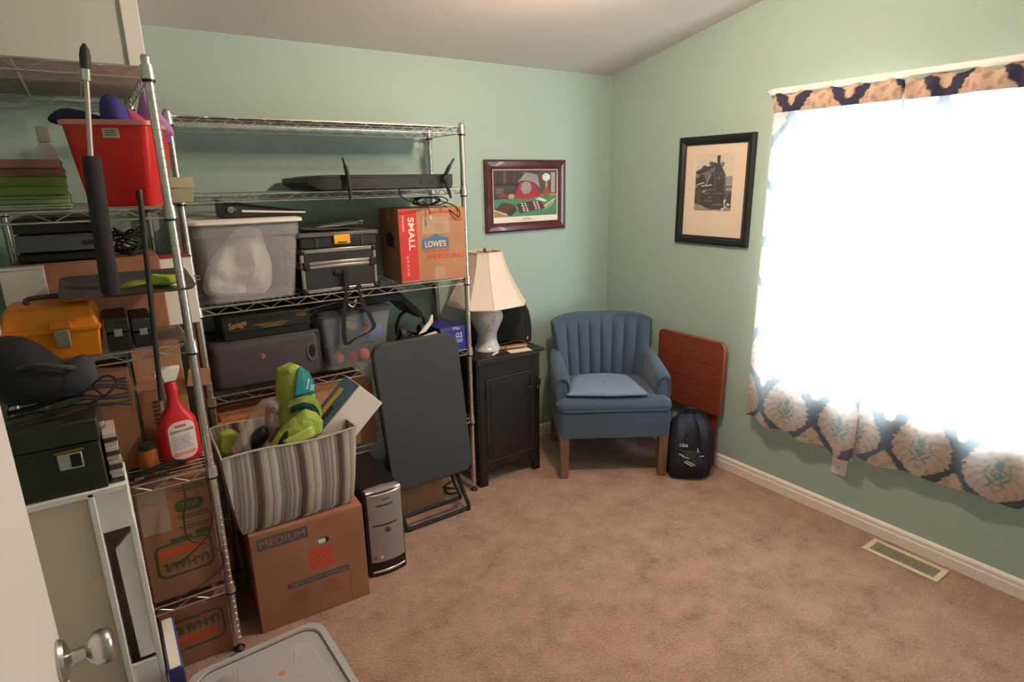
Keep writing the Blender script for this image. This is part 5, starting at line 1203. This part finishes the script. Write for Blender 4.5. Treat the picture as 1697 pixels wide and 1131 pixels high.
# ---- pole with foam grip, dark umbrella
t = thing('foam_grip_pole', 'telescopic silver pole with a long black foam grip leaning on the shelving', 'pole', (-2.775, -.905, Z3+.176))
a0 = Vector((0, 0, 0)); a1 = Vector((.014, .006, .375)); a2 = Vector((.040, .016, .605))
g = G(); g.tube([a0+Vector((0, 0, .0)), a0+Vector((0, 0, .008)), a1+Vector((0, 0, -.006)), a1], [.018, .0225, .0225, .018], 16); g.build('foam_grip', mat('black_foam', (48,44,48), .95, bump=.4, bscale=400), t)
g = G(); g.tube([a1, a2], .0065, 12); g.build('shaft', mat('pale_aluminium', (190,176,172), .35, .6), t)
g = G(); d_ = (a2-a1).normalized(); g.tube([a2-d_*.04, a2-d_*.012], .011, 12); g.build('bright_collar', mat('bright_chrome', (224,220,214), .15, 1.), t)
g = G(); g.tube([a2-d_*.012, a2, a2+d_*.02, a2+d_*.04, a2+d_*.052], [.010, .012, .013, .010, .003], 12); g.build('dark_tip', M_dark, t)
t = thing('walking_cane', 'thin dark cane hooked on the wire shelf in front of the cartons', 'cane', (-2.70, -.882, .985))
g = G(); g.tube(smooth_path([(0, 0, 0), (.015, 0, .25), (.036, 0, .60), (.036, .012, .622), (.036, .03, .626), (.036, .038, .61)], 5), .0075, 10); g.build('shaft', mat('dark_cane', (46,40,40), .5), t)
g = G(); g.tube([(-.0015, 0, -.022), (0, 0, .012)], [.005, .009], 10); g.build('ferrule', M_steel, t)
# ---- shelf with spray bottle
t = thing('spray_bottle', 'red spray bottle with a white trigger and pale label by the shelf pole', 'bottle', (-2.660, -.745, Z4), 12)
def orr(hx, hy, z, e_=.75): return [(hx*math.copysign(abs(math.cos(a))**e_, math.cos(a)), hy*math.copysign(abs(math.sin(a))**e_, math.sin(a)), z) for a in [2*math.pi*k/28 for k in range(28)]]
rs_ = [(.050, .026, 0), (.059, .032, .006), (.062, .034, .05), (.062, .034, .115), (.055, .033, .150), (.036, .028, .178), (.022, .022, .198), (.017, .017, .225), (.0165, .0165, .245)]
g = G(); g.rings([orr(a, b, c_) for a, b, c_ in rs_]); bt = g.build('bottle_body', M_redtub, t, angle=60)
def on_b(x, z):
    for (a0_, b0_, z0_), (a1_, b1_, z1_) in zip(rs_, rs_[1:]):
        if z0_ <= z <= z1_:
            k = (z-z0_)/(z1_-z0_); hx, hy = a0_+(a1_-a0_)*k, b0_+(b1_-b0_)*k; break
    c_ = min(1, abs(x)/hx)**(1/.75); return -(hy*math.sqrt(max(0, 1-c_*c_))**.75)
def lab(x0, x1, z0, z1, nm, m_, off, rd=.02):
    out_ = rrect(x0, x1, z0, z1, rd, 5); n = len(out_); cx_, cz_ = (x0+x1)/2, (z0+z1)/2
    g = G(); R_ = []
    for q in (1, .75, .5, .25, .05): R_.append([(cx_+(a-cx_)*q, on_b(cx_+(a-cx_)*q, cz_+(b-cz_)*q)-off, cz_+(b-cz_)*q) for a, b in out_])
    g.rings(R_, False); g.build(nm, m_, bt)
lab(-.040, .043, .016, .150, 'label', mat('label_white', (222,206,206), .4), .0006, .03)
lab(-.034, .038, .112, .122, 'label_green_band', mat('label_green', (140,160,90), .5), .0014, .003)
lab(-.030, .036, .030, .044, 'label_orange_band', mat('label_orange', (236,150,90), .5), .0014, .003)
lab(-.020, .016, .130, .138, 'label_magenta_mark', mat('label_magenta', (206,80,130), .5), .0014, .003)
for i in range(6): lab(-.030, .030-(i % 3)*.005, .056+i*.008, .0585+i*.008, 'label_text_line', mat('label_lilac', (150,140,170), .6), .0014, .001)
g = G(); g.lathe([(0, .246), (.019, .246), (.019, .275), (.015, .280), (0, .280)], 18); g.build('collar', M_redtub, t)
g = G(); g.prism([(-.020, .282), (.016, .282), (.030, .312), (.034, .330), (-.012, .334), (-.046, .318), (-.046, .306), (-.026, .306)], -.011, .011, 'xz'); g.build('spray_head', M_white, t, bevel=.004)
g = G(); g.prism([(-.024, .304), (-.020, .304), (-.030, .262), (-.038, .256), (-.034, .28)], -.006, .006, 'xz'); g.build('trigger', M_redtub, t, bevel=.001)
# cartons behind the bottle
cbox('carton', 'tall brown carton behind the red spray bottle', (-2.675, -.40, Z4), (.15, .30, .375), 0, M_card)
t = cbox('carton', 'low brown carton with a grid of dark print under the orange toolbox shelf', (-2.705, -.63, Z4), (.10, .10, .245), 0, M_card2)
g = G()
for i in range(6):
    for j in range(2): fpoly(g, rect(-.012+j*.022, .006+j*.022, .12+i*.015, .130+i*.015), -.0502)
g.build('print_grid', mat('brown_ink', (74,48,38), .8), t, smooth=False)
t = cbox('carton', 'brown carton beside the low one reaching the shelf edge', (-2.83, -.55, Z4), (.13, .34, .30), 0, M_card2)
t = thing('orange_jar', 'small orange jar among the cartons near the spray bottle', 'jar', (-2.758, -.775, Z4)); g = G(); g.lathe([(0, 0), (.026, 0), (.028, .01), (.028, .07), (.022, .08), (0, .08)], 16); g.build('jar_body', mat('orange_jar', (176,92,30), .4), t)
g = G(); g.lathe([(0, .081), (.024, .081), (.024, .098), (0, .098)], 16); g.build('lid', M_dark, t)
t = thing('black_tools', 'loose black tools and straps along the shelf front', 'tools', (-2.76, -.815, Z4+.008))
g = G(); g.tube(smooth_path([(-.06, 0, 0), (.0, -.005, .012), (.06, .0, .02), (.10, .0, .012)], 5), .009, 8); g.tube(smooth_path([(-.05, -.02, .0), (.02, -.028, -.002), (.05, -.01, .0)], 5), .005, 6); g.build('tool', M_black, t)
g = G(); g.tube([(-.045, -.024, .002), (-.02, -.026, .005)], .006, 8); g.build('metal_end', M_steel, t)
t = thing('hanging_cord', 'thin dark cord looping down in front of the green-printed box', 'cord', (-2.66, -.862, LZ[3]-.03))
g = G(); g.tube(smooth_path([(.05, .0, 0), (.05, -.004, -.12), (.03, -.005, -.20), (-.03, -.005, -.25), (-.09, -.005, -.28)], 6), .0026, 6); g.tube(smooth_path([(-.02, 0, .0), (-.02, -.004, -.06), (-.035, -.005, -.12), (-.03, -.005, -.2), (.02, -.005, -.235), (.06, -.005, -.29), (.05, -.005, -.34), (-.02, -.005, -.38), (-.1, -.005, -.40)], 6), .0026, 6); g.build('cord', mat('dark_cord', (60,46,42), .6), t)
# ---- gap between the two shelving units
t = thing('broom_handle', 'dark brown wooden handle standing between the two shelving units', 'handle', (-2.548, -.43, 0.))
g = G(); g.tube([(0, 0, 0), (.012, 0, 1.62)], .010, 10); g.build('handle', mat('brown_handle', (84,50,42), .5), t)
g = G(); g.tube([(.012, 0, 1.62), (.0122, 0, 1.65)], [.0115, .008], 10); g.build('end_cap', M_black, t)
t = thing('power_plug', 'black two-prong power plug hanging beside the frosted tub', 'plug', (-2.515, -.405, 1.30))
g = G(); g.tube([(-.022, 0, .010), (-.012, 0, .008), (.008, 0, .0), (.012, 0, -.001)], [.007, .011, .011, .007], 10); g.build('plug_body', M_rubber, t)
for dz in (.005, -.008): g = G(); g.box(.010, .032, -.001, .001, dz-.004, dz-.0005); g.build('prong', mat('brass_prong', (226,180,130), .3, .9), t)
g = G(); g.tube(smooth_path([(-.02, 0, .01), (-.035, 0, .02), (-.032, .0, .1), (-.03, .01, .27)], 5), .003, 6); g.build('cord', M_rubber, t)
t = tag(G().box(-.045, .03, -.002, .002, -.03, .035).build('cardboard_flap', M_card), 'loose cardboard flap jutting out between the shelving units', 'cardboard'); t.location = (-2.55, -.565, .955); t.rotation_euler = (math.radians(8), math.radians(10), math.radians(12))

# ================================================================== white cabinet by the open door
t = thing('white_cabinet', 'white painted low cabinet frame standing by the open door', 'cabinet', (-2.94, -.98, 0))
M_beige = mat('beige_panel', (226,202,182), .6); M_wh = mat('white_lacquer', (242,236,232), .4)
g = G(); g.box(-.115, .030, -.205, -.193, .02, .872); g.build('front_panel', M_beige, t, bevel=.002)
g = G(); g.box(.030, .046, -.212, -.06, 0, .885); g.build('side_post', M_wh, t, bevel=.003)
g = G(); g.box(-.13, -.115, -.21, -.06, 0, .885); g.build('side_post', M_wh, t, bevel=.003)
g = G(); g.box(-.13, .120, -.212, -.06, .872, .890); g.build('cabinet_top', M_wh, t, bevel=.003)
g = G(); g.box(.046, .118, -.208, -.196, .765, .872); g.build('upper_rail', M_wh, t, bevel=.002)
g = G(); g.box(.106, .120, -.20, -.06, 0, .872); g.build('outer_side', M_wh, t, bevel=.002)
g = G(); g.box(-.115, .106, -.075, -.06, 0, .872); g.build('back_panel', mat('peach_panel', (216,190,172), .6), t)
g = G(); g.add([(.065, -.19, .70), (.105, -.19, .74), (.118, -.20, .36), (.07, -.20, .36), (.065, -.178, .70), (.105, -.178, .74), (.118, -.188, .36), (.07, -.188, .36)], [(0, 1, 2, 3), (7, 6, 5, 4), (0, 4, 5, 1), (1, 5, 6, 2), (2, 6, 7, 3), (3, 7, 4, 0)]); g.build('leaning_board', M_wh, t)
g = G(); g.box(.046, .106, -.20, -.19, .02, .345); g.build('lower_panel', M_wh, t, bevel=.002)
t = thing('blue_folder', 'blue ring folder standing upright against the white cabinet', 'folder', (-2.795, -1.16, 0), 0)
g = G(); g.prism(rrect(-.020, .020, .0, .36, (.002, .012, .012, .002), 4), -.045, .20, 'xz'); g.xf(Matrix.Scale(.84, 4, (0, 0, 1))); g.build('cover', mat('blue_folder', (74,78,150), .5), t, bevel=.002)
g = G(); g.box(-.014, .014, -.042, .196, 0.3026, .304); g.build('pages', M_paper, t)
# green metal box on it
t = thing('metal_box', 'dark green metal box with a steel latch on the white cabinet', 'box', (-2.94, -1.10, .8905), -3)
M_dg = mat('dark_green_metal', (42,44,38), .5, var=.15, vscale=10)
g = G(); g.box(-.088, .085, -.085, .06, 0, .128); g.build('box_body', M_dg, t, bevel=.004)
g = G(); g.box(-.091, .088, -.088, .063, .130, .188); g.build('box_lid', M_dg, t, bevel=.005)
g = G(); g.box(-.005, .045, -.0915, -.0855, .070, .112); lt = g.build('latch_plate', mat('pale_latch', (206,196,190), .3, .5), t, bevel=.002)
g = G(); g.box(.02, .042, -.094, -.091, .075, .108); g.build('latch_hasp', M_black, lt, bevel=.001)
g = G(); g.tube([(-.01, -.09, .116), (.05, -.09, .118)], .004, 8); g.build('latch_rod', mat('brass', (170,130,70), .3, .9), t)
for z in (.02, .045): g = G(); g.tube([(.07, -.0855, z), (-.07, -.0855, z)], .0015, 5); g.build('pressed_rib', M_dg, t)
g = G(); g.lathe([(0, 0), (.012, 0), (.013, .006), (.010, .012), (0, .013)], 14, (.088, -.06, .16), 'x'); g.build('side_knob', M_steel, t)
# cables and black bag on top of it
t = thing('cable_loops', 'loose black cables draped over the dark green metal box', 'cable', (-2.93, -1.09, 1.0805))
random.seed(9); g = G()
for i in range(8):
    dz = .008+.005*i; dy = -.09+.02*i
    g.tube(smooth_path([(-.10, dy+random.uniform(-.02, .02), dz), (-.05, dy, dz+random.uniform(0, .01)), (.0, dy+random.uniform(-.02, .02), dz+.012), (.05, dy, dz+.018), (.10, dy+.02, dz+.006+random.uniform(-.01, .01)), (.15, dy+.05, dz-.01)], 5), .0032, 6)
g.tube(smooth_path([(.06, -.08, .03), (.1, -.1, .05), (.13, -.08, .075), (.11, -.06, .09), (.08, -.06, .07), (.1, -.05, .03)], 5), .003, 6)
g.build('cables', M_rubber, t)
t = thing('camera_bag', 'rounded black padded bag heaped on the cables by the door', 'bag', (-2.955, -1.08, 1.125), 0)
g = G(); g.rings(soft([(.0, -.0, 0, .05, .05, .8), (.006, 0, 0, .085, .075, .8), (.05, -.01, 0, .092, .08, .75), (.09, -.03, 0, .075, .07, .8), (.13, -.045, .0, .058, .055, .85), (.155, -.05, 0, .035, .035, .9), (.163, -.05, 0, .01, .01, 1)], seed=7)); g.build('bag_body', M_blackm, t, angle=80)
g = G(); g.rings(soft([(.004, .055, -.03, .03, .03, .8), (.02, .06, -.03, .05, .045, .8), (.05, .07, -.025, .045, .045, .8), (.08, .085, -.02, .03, .035, .85), (.095, .09, -.02, .01, .01, 1)], seed=9)); g.build('side_pouch', mat('slate_fabric', (54,52,62), .8), t, angle=80)
g = G(); g.tube(smooth_path([(-.05, -.06, .09), (.0, -.075, .10), (.05, -.07, .085), (.08, -.05, .07)], 5), .006, 6); g.build('trim_strap', M_dark, t)
# narrow stack of disc cases beside the green box
t = thing('disc_case_stack', 'narrow stack of pale disc cases beside the dark green metal box', 'disc cases', (-2.838, -1.115, .8905))
for i in range(11):
    g = G(); g.box(-.014, .014, -.06, .05, i*.0125, i*.0125+.0112); g.xf(Matrix.Translation((.0015*math.sin(i*2.3), .003*math.sin(i*1.7), 0))); g.build('disc_case', mat('disc_pale', (206,190,182), .4) if i % 3 else mat('disc_dark', (70,64,66), .4), t, bevel=.001)
